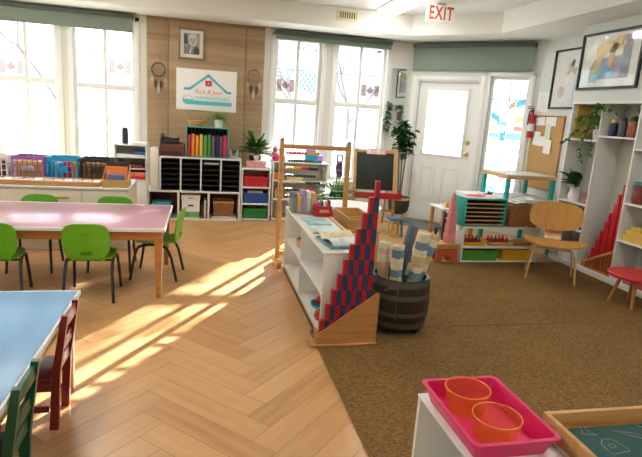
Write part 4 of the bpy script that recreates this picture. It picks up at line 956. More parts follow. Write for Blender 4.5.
for q in ((-.075, -.06, .075, -.05), (-.075, .05, .075, .06), (-.075, -.05, -.065, .05), (.065, -.05, .075, .05)): b.box(q[0], q[1], .0081, q[2], q[3], .088, .002)
b.build('box_body', mat('box_red', (.42, .015, .02), .4, noise=(6., .06)), pb)
bx(-.035, -.0625, .035, .045, -.0603, .060).build('label_strip', mat('label_orange', (.78, .34, .16), .5, noise=(60., .4)), pb)
for i, (m, l) in enumerate(((HOTPINK, 'hot pink'), (PURPLE, 'purple'), (GREEN, 'green'), (PAPER, 'white'), (ORANGE, 'orange'), (MAROON, 'maroon'))):
    o = bx(-.010, -.030, 0, .010, .030, .10+.012*(i % 3), .003).build('crayon_pack', m, None, loc=(.962+i*.0215, 4.30, .6090)); tag(o, f'{l} crayon bundle standing in the red pencil box', 'crayons', 'crayon bundles in the pencil box')
# wooden compartment box on its stand beyond
st = thing('wooden_stand', 'low wooden stand behind the bookshelf holding a compartment box', 'stand', (1.34, 4.42, .0095))
bx(-.16, -.30, .478, .16, .30, .50, .003).build('top_board', WOODX, st)
for sx in (-1, 1):
    for sy in (-1, 1): bx(sx*.135-.018, sy*.27-.018, 0, sx*.135+.018, sy*.27+.018, .4779, .002).build('leg', WOOD, st)
co = thing('compartment_box', 'open wooden box with compartments on the wooden stand', 'box', (1.34, 4.42, .5100))
b = MB(); b.box(-.125, -.28, 0, .125, .28, .008)
for q in ((-.125, -.28, .125, -.268), (-.125, .268, .125, .28), (-.125, -.268, -.113, .268), (.113, -.268, .125, .268)): b.box(q[0], q[1], .0081, q[2], q[3], .095, .002)
b.build('box_body', WOODX, co)
for yy in (-.12, .10): bx(-.1128, yy-.005, .0082, .1128, yy+.005, .085).build('partition', WOODX, co)
# bead frame
bf = thing('bead_abacus', 'tall wooden bead frame with strings of coloured beads behind the bookshelf', 'bead frame', (1.030, 4.78, .0115))
for sx in (-1, 1):
    b = MB().box(sx*.318-.02, -.022, .0, sx*.318+.02, .022, 1.175, .004); b.ball((sx*.318, 0, 1.188), .024, seg=12); b.build('post', WOOD, bf)
    bx(sx*.318-.022, -.17, 0, sx*.318+.022, -.0221, .075, .012).build('foot', WOOD, bf); bx(sx*.318-.022, .0221, 0, sx*.318+.022, .17, .075, .012).build('foot', WOOD, bf)
bx(-.2979, -.016, 1.115, .2979, .016, 1.155, .004).build('top_bar', WOOD, bf)
bx(-.2979, -.016, .10, .2979, .016, .14, .004).build('bottom_bar', WOOD, bf)
bdm = {}
def bead_mesh(m):
    if m.name not in bdm:
        o = MB().lathe([(0, -.012), (.011, -.010), (.0165, 0), (.011, .010), (0, .012)], 10).xf(Matrix.Rotation(PI/2, 4, 'Y')).build('bead', m, None); bdm[m.name] = o.data; bpy.data.objects.remove(o)
    return bdm[m.name]
BG = mat('bead_dark_green', (.008, .075, .045), .3, noise=(5., .1)); BN = mat('bead_navy', (.015, .02, .06), .3, noise=(5., .1)); BY = mat('bead_yellow', (.80, .55, .05), .35, noise=(5., .1)); BP = mat('bead_pink', (.75, .04, .12), .35, noise=(5., .1))
rows = [(1.075, 0, [BP]*8+[BY]*5), (1.005, 1, [BG]*9+[CYAN]*4), (.935, 0, [BY]*6+[BP]*3+[BN]*4), (.865, 0, [BG]*12), (.800, 8, [BN]*6), (.735, 0, [BG]*7+[BP]*5), (.670, 0, [BN]*8)]
for z, s0, bs_ in rows:
    w = MB().cyl((-.2979, 0, 0), (.2979, 0, 0), .0025, seg=6).build('wire', STEEL, bf, loc=(0, 0, z))
    for i, m in enumerate(bs_):
        o = bpy.data.objects.new('bead', bead_mesh(m)); C.objects.link(o); o.parent = w; o.location = (-.268+(s0+i)*.0245, 0, 0)
vest = MB().panel(.034, .085, 2.6, lambda x, z: .01*math.sin(z*40), .012, rings=4, seg=24)
vest.box(-.030, -.005, .07, -.016, .005, .135, .003); vest.box(.016, -.005, .07, .030, .005, .135, .003); vest.box(-.030, -.005, .1351, .030, .005, .148, .003)
o = vest.build('cloth_ornament', mat('grape_cloth', (.16, .09, .20), .9, noise=(30., .2)), None, loc=(1.275, 4.808, .945)); tag(o, 'small purple cloth ornament hanging at the side of the bead frame', 'ornament')
# number rods in their stand
rk = thing('rod_stand', 'wooden stand with a triangular front panel for the red and blue rods', 'rod stand', (.908, 3.03, .0095))
bx(-.222, -.055, 0, .220, .058, .014, .003).build('base_board', STANDW, rk)
MB().prism([(-.185, .0145), (.212, .0145), (.212, .345), (.198, .352), (-.185, .072)], -.040, -.024, 'y').build('front_panel', STANDW, rk, smooth=0)
bx(-.168, -.0239, .0145, .198, .05, .0635).build('riser', STANDW, rk)
bx(-.185, -.0239, .0145, -.1685, .05, .09).build('end_stop', STANDW, rk)
bx(.200, -.0239, .0145, .212, .05, .20).build('end_stop', STANDW, rk)
for i in range(1, 11):
    b = MB(); w = .0150
    for k in range(i): b.m(0 if k % 2 == 0 else 1).box(-w, -w, .1*k+(.0003 if k else 0), w, w, .1*(k+1))
    x = .908-.150+.0330*(i-1)
    o = b.build('number_rod', [RODR, RODB], None, loc=(x, 3.03, .0735), smooth=0)
    tag(o, f'{ORD[i]} red and blue number rod in the triangular stand' if i > 1 else 'shortest red number rod in the triangular stand', 'rod', 'red and blue number rods')
    # rods rise in a stair: the top segment is red, colours alternate downwards
    for p in o.data.polygons:
        k = int(p.center.z/.1 + 1e-4) if p.center.z < .1*i-1e-4 else i-1
        p.material_index = 0 if (i-1-min(k, i-1)) % 2 == 0 else 1
# barrel
br = thing('barrel', 'dark stave barrel with metal hoops on short feet holding rolled rugs', 'barrel', (1.372, 3.29, .0095))
def brad(t): return .188+.028*math.sin(PI*(.10+.80*t))
H0, H1 = .045, .385; b = MB(); n = 22
for s in range(n):
    a0, a1 = 2*PI*s/n+.006, 2*PI*(s+1)/n-.006; R = []
    for k in range(9):
        t = k/8; z = H0+(H1-H0)*t; r = brad(t)
        R.append([b.bm.verts.new((rr*math.cos(a), rr*math.sin(a), z)) for rr, a in ((r, a0), (r+.002, (a0+a1)/2), (r, a1), (r-.014, a1), (r-.014, a0))])
    for k in range(8): b.bridge(R[k], R[k+1])
    b.bm.faces.new(R[0][::-1]); b.bm.faces.new(R[-1])
b.lathe([(0, H0+.012), (brad(0)-.013, H0+.012), (brad(0)-.013, H0+.026), (0, H0+.026)], 28)
b.build('staves', STAVE, br)
for t0, t1 in ((.02, .13), (.27, .36), (.62, .71), (.87, .98)):
    pr = []
    for t in (t0, (t0+t1)/2, t1): pr.append((brad(t)+.0055, H0+(H1-H0)*t))
    pr = [(brad(t0)+.0022, H0+(H1-H0)*t0)] + pr + [(brad(t1)+.0022, H0+(H1-H0)*t1)]
    MB().lathe(pr, 36).build('hoop', HOOP, br)
for a in (.6, 2.2, 3.8, 5.4):
    bx(-.035, -.022, 0, .035, .022, .0449, .006).build('foot', STAVE, br, loc=(.155*math.cos(a), .155*math.sin(a), 0), rot=(0, 0, a+PI/2))
hb = MB().tube([(-.085, -.200, .315), (-.10, -.222, .345), (-.145, -.195, .345), (-.165, -.145, .315)], .007, 8); hb.build('handle', HOOP, br)
def roll(base, top, r, stripes, label, turns=2.6):
    b = MB(); base, top = Vector(base), Vector(top); ax = (top-base); Lh = ax.length; ax.normalize()
    u = ax.orthogonal().normalized(); v = ax.cross(u); N = int(turns*20); th = .0062
    sp = []
    for i in range(N+1):
        a = 2*PI*i/20; rr = r*(.22+.78*i/N); sp.append((rr, a))
    tot = sum(s[0] for s in stripes); acc = 0; cuts = [(0, stripes[0][1])]
    rings = []; z = 0; zs = [0]
    for w, m in stripes: z += w/tot*Lh; zs.append(z)
    for z in zs:
        row = []
        for rr, a in sp: 
            d = u*math.cos(a)+v*math.sin(a); row.append((b.bm.verts.new(base+ax*z+d*rr), b.bm.verts.new(base+ax*z+d*(rr-th))))
        rings.append(row)
    for k in range(len(zs)-1):
        b.mi = stripes[k][1]; A, B = rings[k], rings[k+1]
        for i in range(N):
            b._tag([b.bm.faces.new((A[i][0], A[i+1][0], B[i+1][0], B[i][0])), b.bm.faces.new((A[i+1][1], A[i][1], B[i][1], B[i+1][1]))])
    for row, fl in ((rings[0], 0), (rings[-1], 1)):
        b.mi = stripes[-1 if fl else 0][1]
        for i in range(N): b._tag([b.bm.faces.new((row[i][0], row[i+1][0], row[i+1][1], row[i][1]))])
    for e in (0, N):
        for k in range(len(zs)-1): b.mi = stripes[k][1]; b._tag([b.bm.faces.new((rings[k][e][0], rings[k+1][e][0], rings[k+1][e][1], rings[k][e][1]))])
    o = b.build('rolled_rug', [CLOTHB, CLOTHW, CLOTHT, CLOTHP, CLOTHG], None, smooth=50); tag(o, label, 'rug', 'rolled rugs in the barrel')
    return o
BC = Vector((1.372, 3.29, 0))
def lean_roll(b, rim, top_z, r, stripes, label):
    b0 = BC+Vector((b[0], b[1], .090)); m = BC+Vector((rim[0], rim[1], .385)); t = b0+(m-b0)*((top_z-.090)/.295); roll(b0, t, r, stripes, label)
lean_roll((-.122, .0), (-.128, .0), .625, .048, [(2, 2), (1, 1), (1.2, 3), (1, 1), (1.2, 2), (1, 3), (1, 1), (.8, 3), (.7, 1)], 'rose and tan striped rolled rug beside the tall rods in the barrel')
lean_roll((-.068, -.088), (-.072, -.100), .630, .049, [(2, 2), (1, 0), (1.2, 1), (1, 2), (1.1, 1), (1, 0), (1.6, 1), (1.1, 0), (.5, 1)], 'blue and cream striped rolled rug standing upright in the barrel front')
lean_roll((-.030, .085), (.020, .060), .735, .044, [(3, 4), (3, 4)], 'plain slate grey rolled rug leaning in the barrel')
lean_roll((.030, -.095), (.062, -.105), .715, .053, [(2, 1), (1, 2), (1.1, 0), (1, 1), (1.1, 2), (1.2, 0), (.8, 1), (1.5, 2), (1, 1), (1.1, 0), (1.2, 1)], 'thick cream and blue striped rolled rug leaning out of the barrel')
lean_roll((.042, .0), (.136, -.008), .680, .046, [(2, 0), (1, 1), (1, 3), (1, 1), (1.2, 0), (1, 1), (1, 2), (1.2, 0), (.9, 1), (.6, 2)], 'striped rolled rug leaning furthest out of the barrel')
lean_roll((.075, .100), (.086, .112), .70, .038, [(2, 1), (1, 4), (1, 1), (1, 4), (1, 1), (.8, 2)], 'cream and slate rolled rug behind the thick striped one in the barrel')

# ------------------------------------------------------------------ far middle: bead shelf, easel, plants, round table
sf = thing('bead_shelf', 'low white shelf of small learning materials below the window', 'shelf', (1.29, 6.87, 0))
for x in (-.375, .357): bx(x, 0, 0, x+.018, .34, .785, .001).build('side_panel', WHITE, sf)
for z in (.012, .285, .535): bx(-.3569, .002, z, .3569, .33, z+.018, .001).build('shelf', WHITE, sf)
bx(-.38, -.004, .7855, .38, .345, .805, .003).build('top_board', WHITE, sf); bx(-.3569, .3305, .0305, .3569, .338, .785).build('back_panel', WHITE, sf)
def lotus(x, z, m, label, s=1.0, y=6.95):
    b = MB().lathe([(0, 0), (.03*s, 0), (.048*s, .03*s), (.05*s, .055*s), (.03*s, .085*s), (.010*s, .105*s), (0, .11*s)], 16)
    o = b.build('stacking_toy', m, None, loc=(x, y, z)); tag(o, label, 'toy')
lotus(.965, .8055, HOTPINK, 'pink rounded toy on the shelf top beside the orange one', .95); lotus(1.045, .8055, ORANGE, 'orange rounded toy on the shelf top beside the pink one', .95)
cbx('toy_board', .935, 7.10, 1.085, 7.19, .8055, .105, PAPER, 'white block on the shelf top behind the pink and orange toys', 'block')
lotus(.975, .9110, mat('coral', (.75, .16, .20), .5, noise=(5., .05)), 'coral rounded toy on the white block', .75, 7.14); lotus(1.05, .9110, mat('amber', (.80, .32, .05), .5, noise=(5., .05)), 'amber rounded toy on the white block', .75, 7.14)
gb = thing('wooden_box', 'small orange wooden box with green felt top on the second shelf', 'box', (1.0, 7.0, .5535)); bx(-.075, -.06, 0, .075, .06, .10, .003).build('box_body', ORANGE, gb); bx(-.065, -.05, .1001, .065, .05, .118, .003).build('felt_top', GRNP, gb)
cbx('toy_house', 1.36, 6.93, 1.50, 7.05, .8055, .12, CYAN, 'blue block on the shelf top behind the beads', 'block'); cbx('toy_house', 1.51, 6.94, 1.60, 7.04, .8055, .10, LILAC, 'lilac block on the shelf top beside the blue one', 'block')
cbx('toy_house', 1.37, 6.94, 1.49, 7.04, .9260, .05, LILAC, 'small lilac block stacked on the blue block', 'block')
cbx('yellow_board', 1.12, 6.93, 1.34, 7.10, .5535, .07, mat('pale_yellow', (.74, .60, .28), .6, noise=(6., .06)), 'pale yellow box on the second shelf behind the beads', 'box')
cbx('brown_box', 1.40, 6.93, 1.60, 7.10, .3035, .12, ORWOOD, 'brown wooden box on the lower shelf behind the pencil box', 'box')
cbx('tan_box', 1.12, 6.93, 1.32, 7.10, .3035, .09, WOODL, 'light wooden box on the lower shelf behind the beads', 'box')
cbx('tan_block', .96, 6.94, 1.05, 7.06, .3035, .12, WICKERL, 'tan block at the end of the lower shelf by the cubby', 'block')
basket(1.02, 7.0, .0305, .065, .09, WICKERL, 'small round basket on the bottom shelf by the cubby')
cbx('red_box', 1.15, 6.93, 1.33, 7.08, .0305, .10, SALMON, 'salmon box on the bottom shelf below the beads', 'box')
rt = thing('round_table', 'white round low table behind the compartment box', 'table', (1.58, 5.42, 0))
MB().lathe([(0, .478), (.35, .478), (.355, .485), (.355, .496), (.35, .50), (0, .50)], 44).build('tabletop', PWHITE, rt)
for a in (PI/4, 3*PI/4, 5*PI/4, 7*PI/4): MB().cyl((.29*math.cos(a), .29*math.sin(a), 0), (.24*math.cos(a), .24*math.sin(a), .4779), .016, .024, 12).build('leg', WOODL, rt)
sp = thing('spider_plant', 'large spider plant with arching green leaves in a pink pot by the window', 'potted plant', (1.63, 6.22, 0))
sg2 = thing('plant_stool', 'low wooden stool under the pink plant pot', 'stool', (1.63, 6.22, 0))
bx(-.14, -.14, .14, .14, .14, .16, .004).build('seat', WOODX, sg2)
for sx in (-1, 1):
    for sy in (-1, 1): bx(sx*.11-.015, sy*.11-.015, 0, sx*.11+.015, sy*.11+.015, .1399).build('leg', WOOD, sg2)
sp.location.z = .1605
pot(sp, .105, .145, .24, mat('pink_pot', (.48, .17, .30), .5, noise=(6., .08)))
f = MB(); rg = random.Random(12)
for i in range(150):
    a = rg.uniform(0, 2*PI); el = rg.uniform(.35, 1.4); f.blade((rg.uniform(-.04, .04), rg.uniform(-.04, .04), .22), (math.cos(a)*math.cos(el), math.sin(a)*math.cos(el), math.sin(el)), rg.uniform(.36, .56), .026, rg.uniform(1.4, 2.4), 8)
f.build('leaves', LEAF, sp, solid=False)
ea = thing('easel', 'wooden chalkboard easel with a red tray standing by the window', 'easel', (2.215, 6.42, 0), -.10)
tl_ = -.20   # lean back
def lean(mb): return mb.xf(Matrix.Rotation(tl_, 4, 'X'))
for sx in (-1, 1):
    lean(MB().box(sx*.268-.018, -.012, .012, sx*.268+.018, .012, 1.065, .003)).build('front_leg', WOOD, ea)
    MB().box(sx*.235-.014, -.01, 0, sx*.235+.014, .01, 1.07, .003).xf(T(0, .46, .004, rx=.22)).build('rear_leg', WOOD, ea)
lean(MB().box(-.2499, -.010, 1.02, .2499, .010, 1.06, .003)).build('top_rail', WOOD, ea)
lean(MB().box(-.2499, -.006, .53, .2499, .006, 1.0199, .002)).build('chalkboard', CHALK, ea)
lean(MB().box(-.2499, -.010, .25, .2499, .010, .285, .003)).build('lower_rail', WOOD, ea)
t_ = MB(); t_.box(-.30, -.16, .445, .30, .055, .456, .002)
for q in ((-.30, -.168, .30, -.16), (-.308, -.168, -.30, .055), (.30, -.168, .308, .055)): t_.box(q[0], q[1], .445, q[2], q[3], .525, .002)
t_.build('tray', RED, ea)
lean(bm_ := MB().box(-.125, -.0135, 1.0, .135, -.0105, 1.075))
al = bm_.build('alphabet_strip', mat('letter_pink', (.80, .44, .42), .7, noise=(6., .05)), ea); al['label'] = 'pink strip of white letter squares'
for i in range(4):
    if i % 2 == 0: lean(MB().box(-.115+i*.062, -.0150, 1.008, -.060+i*.062, -.0136, 1.068)).build('letter_square', PAPER, al)
    else: lean(MB().box(-.105+i*.062, -.0150, 1.014, -.068+i*.062, -.0136, 1.060)).build('letter_square', mat('letter_rose', (.82, .60, .55), .7, noise=(60., .3)), al)
def at_easel(x, y): 
    c, s = math.cos(-.10), math.sin(-.10); return (2.215+x*c-y*s, 6.42+x*s+y*c)
for i, (x, l) in enumerate(((-.20, 'far end of the red easel tray by the bead frame'), (.03, 'middle of the red easel tray'), (.20, 'end of the red easel tray by the potted tree'))):
    X, Y = at_easel(x, -.09); o = bx(-.04, -.03, 0, .04, .03, .055, .006).build('chalk_eraser', PAPER, None, loc=(X, Y, .4565)); tag(o, 'white eraser block at the '+l, 'eraser')
ks = thing('small_stool', 'small stool with a blue seat and yellow and blue legs below the easel', 'stool', (2.40, 6.10, 0))
bx(-.09, -.09, .21, .09, .09, .235, .006).build('seat', mat('stool_blue', (.06, .20, .38), .4, noise=(5., .05)), ks)
for i, (sx, sy) in enumerate(((-1, -1), (1, -1), (1, 1), (-1, 1))): MB().cyl((sx*.075, sy*.075, 0), (sx*.06, sy*.06, .2099), .013, .016, 10).build('leg', (YELLOW, mat('stool_blue', (.06, .20, .38)), YELLOW, PAPER)[i], ks)
# tree in a dark pot
fg = thing('indoor_tree', 'tall leafy indoor tree in a dark pot on wooden legs beside the door', 'potted tree', (2.75, 6.93, 0))
MB().lathe([(0, .14), (.09, .14), (.135, .19), (.152, .27), (.152, .375), (.142, .375), (.142, .35), (0, .35)], 28).build('pot', mat('charcoal_pot', (.035, .038, .04), .55, noise=(6., .15)), fg)
MB().lathe([(.1522, .345), (.155, .345), (.155, .378), (.1522, .378)], 28).build('rim_band', WOODL, fg)
MB().lathe([(0, .3505), (.141, .3505), (.141, .358), (0, .366)], 20).build('soil', SOIL, fg)
for a in (.5, .5+PI/2, .5+PI, .5+3*PI/2): MB().cyl((.115*math.cos(a), .115*math.sin(a), .009), (.095*math.cos(a), .095*math.sin(a), .1395 if False else .155), .014, .017, 10).build('leg', WOODL, fg)
f = MB(); k = MB(); rg = random.Random(15)
stems = [[(0, 0, .355), (-.01, .0, .75), (-.02, 0, 1.15), (-.02, .01, 1.38)], [(.02, .02, .355), (.035, .02, .75), (.05, .03, 1.05), (.09, .02, 1.28)], [(-.02, 0, .355), (-.05, .01, .8), (-.09, .0, 1.2), (-.10, .01, 1.35)]]
for s in stems: k.tube(s, [.012, .011, .009, .005], 8)
k.build('trunk', STEM, fg)
for i in range(280):
    s = stems[rg.choice([0, 0, 1, 2])]; t = rg.uniform(.52, 1.0)*3; j = min(2, int(t)); p = Vector(s[j]).lerp(Vector(s[j+1]), t-j)
    a = rg.uniform(0, 2*PI); el = rg.uniform(-.3, 1.0); d = Vector((math.cos(a)*math.cos(el), math.sin(a)*math.cos(el), math.sin(el))); q = p+d*rg.uniform(.005, .05)
    f.blade(q, d, rg.uniform(.07, .115), rg.uniform(.045, .065), rg.uniform(.5, 1.4), 5, 'leaf', rg.uniform(-.6, .6))
f.build('leaves', LEAFD, fg, solid=False)
hv = thing('hanging_vine', 'green vine trailing down the wall below the mirror by the door', 'plant', (2.62, YB-.03, 1.40))
k = MB().tube([(0, 0, .28), (.012, -.02, .18), (-.015, -.01, .06), (.008, -.02, -.06), (-.005, -.02, -.15)], .004, 6); k.box(-.012, -.01, .275, .012, .026, .30, .003); k.build('stem', STEM, hv)
f = MB(); rg = random.Random(6)
for i in range(34):
    z = .26-.40*i/34; a = rg.uniform(0, PI)+PI; f.blade((rg.uniform(-.012, .012), -.02, z), (math.cos(a), .5*math.sin(a), rg.uniform(-.4, .4)), rg.uniform(.055, .085), .05, 1.2, 4, 'leaf', rg.uniform(-.5, .5))
f.build('leaves', LEAFD, hv, solid=False)
o = bx(-.44, -.28, 0, .44, .28, .008, .003).build('door_mat', MAT_GR, None, loc=(CX+.50*D-.32*D, CY-.50*D-.32*D, .0005), rot=(0, 0, -PI/4)); tag(o, 'grey green mat on the floor before the white door', 'door mat')
stb = thing('small_table', 'small white topped table with orange wooden legs in front of the door', 'table', (3.21, 6.18, 0))
bx(-.24, -.20, .362, .24, .20, .385, .004).build('tabletop', PWHITE, stb)
for sx in (-1, 1):
    for sy in (-1, 1): bx(sx*.205-.02, sy*.165-.02, 0, sx*.205+.02, sy*.165+.02, .3619, .002).build('leg', WOOD, stb)
cbx('yellow_basket', 3.05, 6.06, 3.15, 6.14, .3855, .055, YB_, 'little yellow box on the small white table', 'box')
dc = thing('small_chair', 'small dark blue chair in front of the small white table', 'chair', (2.885, 5.62, 0))
DB = mat('chair_navy', (.025, .035, .06), .45, noise=(6., .15))
bx(-.12, -.11, .205, .12, .11, .222, .004).build('seat', DB, dc)
for sx in (-1, 1):
    bx(sx*.105-.012, -.105, 0, sx*.105+.012, -.081, .43, .003).build('back_post', DB, dc); bx(sx*.105-.012, .08, 0, sx*.105+.012, .104, .2049, .003).build('leg', DB, dc)
for z in (.30, .37): bx(-.0929, -.10, z, .0929, -.086, z+.05, .003).build('back_slat', DB, dc)

# ------------------------------------------------------------------ white shelf by the plywood chair
ws = thing('low_shelf', 'low white shelf in the corner carrying the teal map cabinet', 'shelf', (2.70, 4.90, 0))
for x in (0, .90): bx(x, 0, 0.0 if False else .0095 if False else 0, x+.018, .30, .376, .001).build('side_panel', WHITE, ws)
ws.location.z = .0; ws.location.y = 4.895
bx(-.006, -.004, .3765, .924, .305, .395, .002).build('top_board', WHITE, ws); bx(.0181, 0, .160, .8999, .30, .176, .001).build('shelf', WHITE, ws); bx(.0181, 0, .004, .8999, .30, .016, .001).build('bottom_board', WHITE, ws)
mc = thing('map_cabinet', 'teal cabinet of shallow wooden drawers on the low white shelf', 'cabinet', (2.69, 4.90, .3955))
for x in (0, .468): bx(x, 0, 0, x+.014, .30, .285, .001).build('side_panel', TEAL, mc)
bx(0, 0, .2855, .482, .305, .300, .002).build('top_board', TEAL, mc); bx(.0141, 0, 0, .4679, .30, .010).build('bottom_board', TEAL, mc); bx(.0141, .2905, .0105, .4679, .30, .285).build('back_panel', BLACK, mc)
for i in range(6):
    z = .018+i*.0445
    d_ = MB().box(.018, .008, z, .464, .28, z+.004); d_.box(.018, .002, z, .464, .008, z+.0095, .002); d_.build('drawer', WOODL, mc, smooth=0)
    bx(.0142, .02, z-.006, .4678, .285, z-.002).build('drawer_runner', BLACK, mc)
pp = thing('patterned_cloth', 'white cloth with a red patch lying on the teal map cabinet', 'cloth', (2.93, 5.05, .6960))
bx(-.225, -.14, 0, .225, .14, .006, .002).build('cloth_sheet', mat('speckled_cloth', (.74, .66, .64), .9, noise=(45., .25)), pp)
MB().panel(.12, .075, 2.4, lambda x, z: 0, .003, T(-.04, .02, .0077, rx=PI/2, rz=.2), rings=2, seg=20).build('red_patch', mat('patch_red', (.72, .12, .15), .9, noise=(25., .3)), pp)
wbx = thing('wicker_box', 'brown wicker box full of papers behind the plywood chair', 'box', (3.40, 5.04, .3955))
b = MB()
for i in range(9): b.tube([(-.165, -.125, .014+i*.026), (.165, -.125, .014+i*.026), (.165, .125, .014+i*.026), (-.165, .125, .014+i*.026)], .0142, 6, True)
b.box(-.16, -.12, 0, .16, .12, .01); b.build('basket_body', WICKER, wbx)
for i, (x, rz) in enumerate(((-.09, .3), (-.02, -.2), (.05, .15), (.10, -.3))): 
    o = bx(-.05, -.09, 0, .05, .09, .002).build('paper_sheet', PAPER, None, loc=(3.40+x, 5.02, .652+.016*i), rot=(.06, .03*(-1)**i, rz)); tag(o, 'loose white paper on top of the brown wicker box', 'paper', 'papers in the wicker box')
bxw = bx(-.15, -.11, 0, .15, .11, .224, .01).build('paper_bundle', mat('kraft', (.40, .22, .10), .8, noise=(20., .2)), None, loc=(3.40, 5.04, .4060)); tag(bxw, 'bundle of brown paper filling the wicker box', 'paper bundle')
def toy_tray(x, y, z, w, d, label, m, tm, n, tl):
    bin_(x, y, z, w, d, .045, m, label, None, .01, 'toy_tray')
    rg = random.Random(int(x*100))
    for i in range(n):
        r = .016+.006*rg.random(); a = (i % 5-2)*w*.17; c = (i//5-.5)*d*.38
        o = MB().lathe([(0, 0), (r, 0), (r*.9, .05), (r*.35, .055), (r*.35, .085), (0, .088)], 10).build('knobbed_cylinder', tm[i % len(tm)], None, loc=(x+a, y+c, z+.0055)); tag(o, tl, 'toy', tl)
toy_tray(2.865, 5.02, .1765, .25, .20, 'yellow toy tray on the middle shelf by the pink tower', YELLOW, [RED, MAROON], 10, 'red knobbed cylinder in the yellow toy tray by the tower')
toy_tray(3.185, 5.02, .1765, .27, .20, 'yellow toy tray on the middle shelf beside the wooden rack', YB_, [RED, MAROON, HOTPINK], 10, 'red knobbed cylinder in the yellow toy tray by the rack')
cbx('wooden_rack', 3.36, 4.95, 3.58, 5.12, .1765, .05, ORWOOD, 'wooden rack at the end of the middle shelf behind the chair', 'rack')
bin_(2.945, 5.03, .0165, .42, .24, .115, mat('grass_green_bin', (.09, .30, .05), .4, noise=(4., .04)), 'grass green bin on the bottom of the white shelf')
bin_(3.40, 5.03, .0165, .38, .24, .125, YELLOW, 'yellow bin on the bottom of the white shelf behind the chair leg')
# teal legged play tables behind
def teal_table(loc, w, d, h, label, top, edge, z0=0.0):
    t = thing('teal_table', label, 'table', loc)
    bx(-w/2, -d/2, h-.022, w/2, d/2, h, .003).build('tabletop', top, t)
    e = MB()
    for q in ((-w/2, -d/2-.012, w/2, -d/2-.0001), (-w/2, d/2+.0001, w/2, d/2+.012), (-w/2-.012, -d/2-.012, -w/2-.0001, d/2+.012), (w/2+.0001, -d/2-.012, w/2+.012, d/2+.012)): e.box(q[0], q[1], h-.045, q[2], q[3], h+.004, .003)
    e.build('edge_frame', edge, t)
    for sx in (-1, 1):
        for sy in (-1, 1): bx(sx*(w/2-.022)-.022, sy*(d/2-.022)-.022, z0, sx*(w/2-.022)+.022, sy*(d/2-.022)+.022, h-.0225, .003).build('leg', TEAL, t)
    return t
teal_table((3.56, 5.545, 0), .96, .64, .64, 'teal legged table with a white top standing behind the map cabinet', PWHITE, PWHITE)
teal_table((3.68, 5.545, .6445), .62, .56, .275, 'small teal legged wooden topped table stacked on the white topped table', mat('speckled_top', (.62, .60, .58), .5, noise=(50., .5)), WOODL)
rg = random.Random(31)
for i, (x, y) in enumerate(((3.14, 5.32), (3.25, 5.40))):
    f = MB()
    for k in range(6): a = rg.uniform(0, 6.28); f.blade((0, 0, .0), (math.cos(a), math.sin(a)*.5, .9), .10, .04, 1.2, 4, 'leaf')
    f.cyl((0, 0, 0), (0, 0, .02), .02, seg=8); o = f.build('leaf_sprig', LEAFD, None, loc=(x, y, .6445), solid=False); tag(o, 'sprig of dark green leaves on the white topped table', 'plant', 'leaf sprigs behind the map cabinet')
# pink tower on its stool
sto = thing('step_stool', 'small orange red stool with a wooden top under the pink tower', 'stool', (2.540, 4.98, .0))
bx(-.125, -.10, .155, .125, .10, .205, .004).build('seat', WOODX, sto)
SR = mat('stool_red', (.50, .10, .03), .45, noise=(6., .06))
for sy in (-1, 1): MB().prism([(-.13, .0), (-.06, .0), (-.035, .07), (.035, .07), (.06, 0), (.13, 0), (.11, .1549), (-.11, .1549)], sy*.075-.01, sy*.075+.01, 'y').build('leg', SR, sto, smooth=0)
z = .2055; OT = ['topmost', 'second from the top', 'third from the top', 'fourth from the top', 'fifth from the top', 'fifth from the bottom', 'fourth from the bottom', 'third from the bottom', 'second from the bottom', 'bottom']
for i in range(10, 0, -1):
    s = .0098*i; o = bx(-s/2, -s/2, 0, s/2, s/2, s, .0015).build('pink_cube', PINK, None, loc=(2.585, 4.975, z)); z += s+.0003
    tag(o, f'pink cube of the stacked tower, {OT[i-1]} of the ten', 'cube', 'pink tower cubes')

# ------------------------------------------------------------------ plywood lounge chair
lc = thing('plywood_chair', 'moulded plywood lounge chair with a wide curved back on the carpet', 'chair', (3.395, 4.360, .0100), math.radians(180-33))   # faces local +y
MB().panel(.285, .225, 2.7, lambda x, y: -.35*x*x + (.14*max(0, abs(y)-.12) if y < 0 else .0) - (.0), .012, T(0, 0, .352, rx=-PI/2) @ T(0,0,0)).xf(T(0, 0, 0)).build('seat', PLY, lc)
MB().panel(.252, .145, 2.9, lambda x, z: .75*x*x*.9, .011, T(0, -.245, .585, rx=.16)).build('backrest', PLY, lc)
def strip(path, w, th, axis=Vector((1, 0, 0))):
    b = MB(); rows = []; P = [Vector(p) for p in path]
    for i, p in enumerate(P):
        t = (P[min(i+1, len(P)-1)]-P[max(i-1, 0)]).normalized(); n = t.cross(axis).normalized()
        rows.append([b.bm.verts.new(p+axis*sx*w/2+n*sn*th/2) for sx, sn in ((-1, -1), (1, -1), (1, 1), (-1, 1))])
    for i in range(len(P)-1): b.bridge(rows[i], rows[i+1])
    b.bm.faces.new(rows[0][::-1]); b.bm.faces.new(rows[-1]); return b
strip([(0, .10, .333), (0, -.02, .323), (0, -.16, .322), (0, -.225, .340), (0, -.262, .40), (0, -.268, .47), (0, -.262, .53)], .165, .012).build('spine', PLY, lc)
def legs(y, h, spread, name):
    P = [(-spread-.035, y, 0), (-spread-.020, y, h*.45), (-spread+.0, y, h*.82), (-spread+.03, y, h*.95), (-spread+.08, y, h*.985), (0, y, h), (spread-.08, y, h*.985), (spread-.03, y, h*.95), (spread, y, h*.82), (spread+.020, y, h*.45), (spread+.035, y, 0)]
    strip(P, .045, .014, Vector((0, 1, 0))).build(name, PLYLEG, lc)
legs(.165, .334, .185, 'front_leg_frame'); legs(-.165, .314, .185, 'rear_leg_frame')

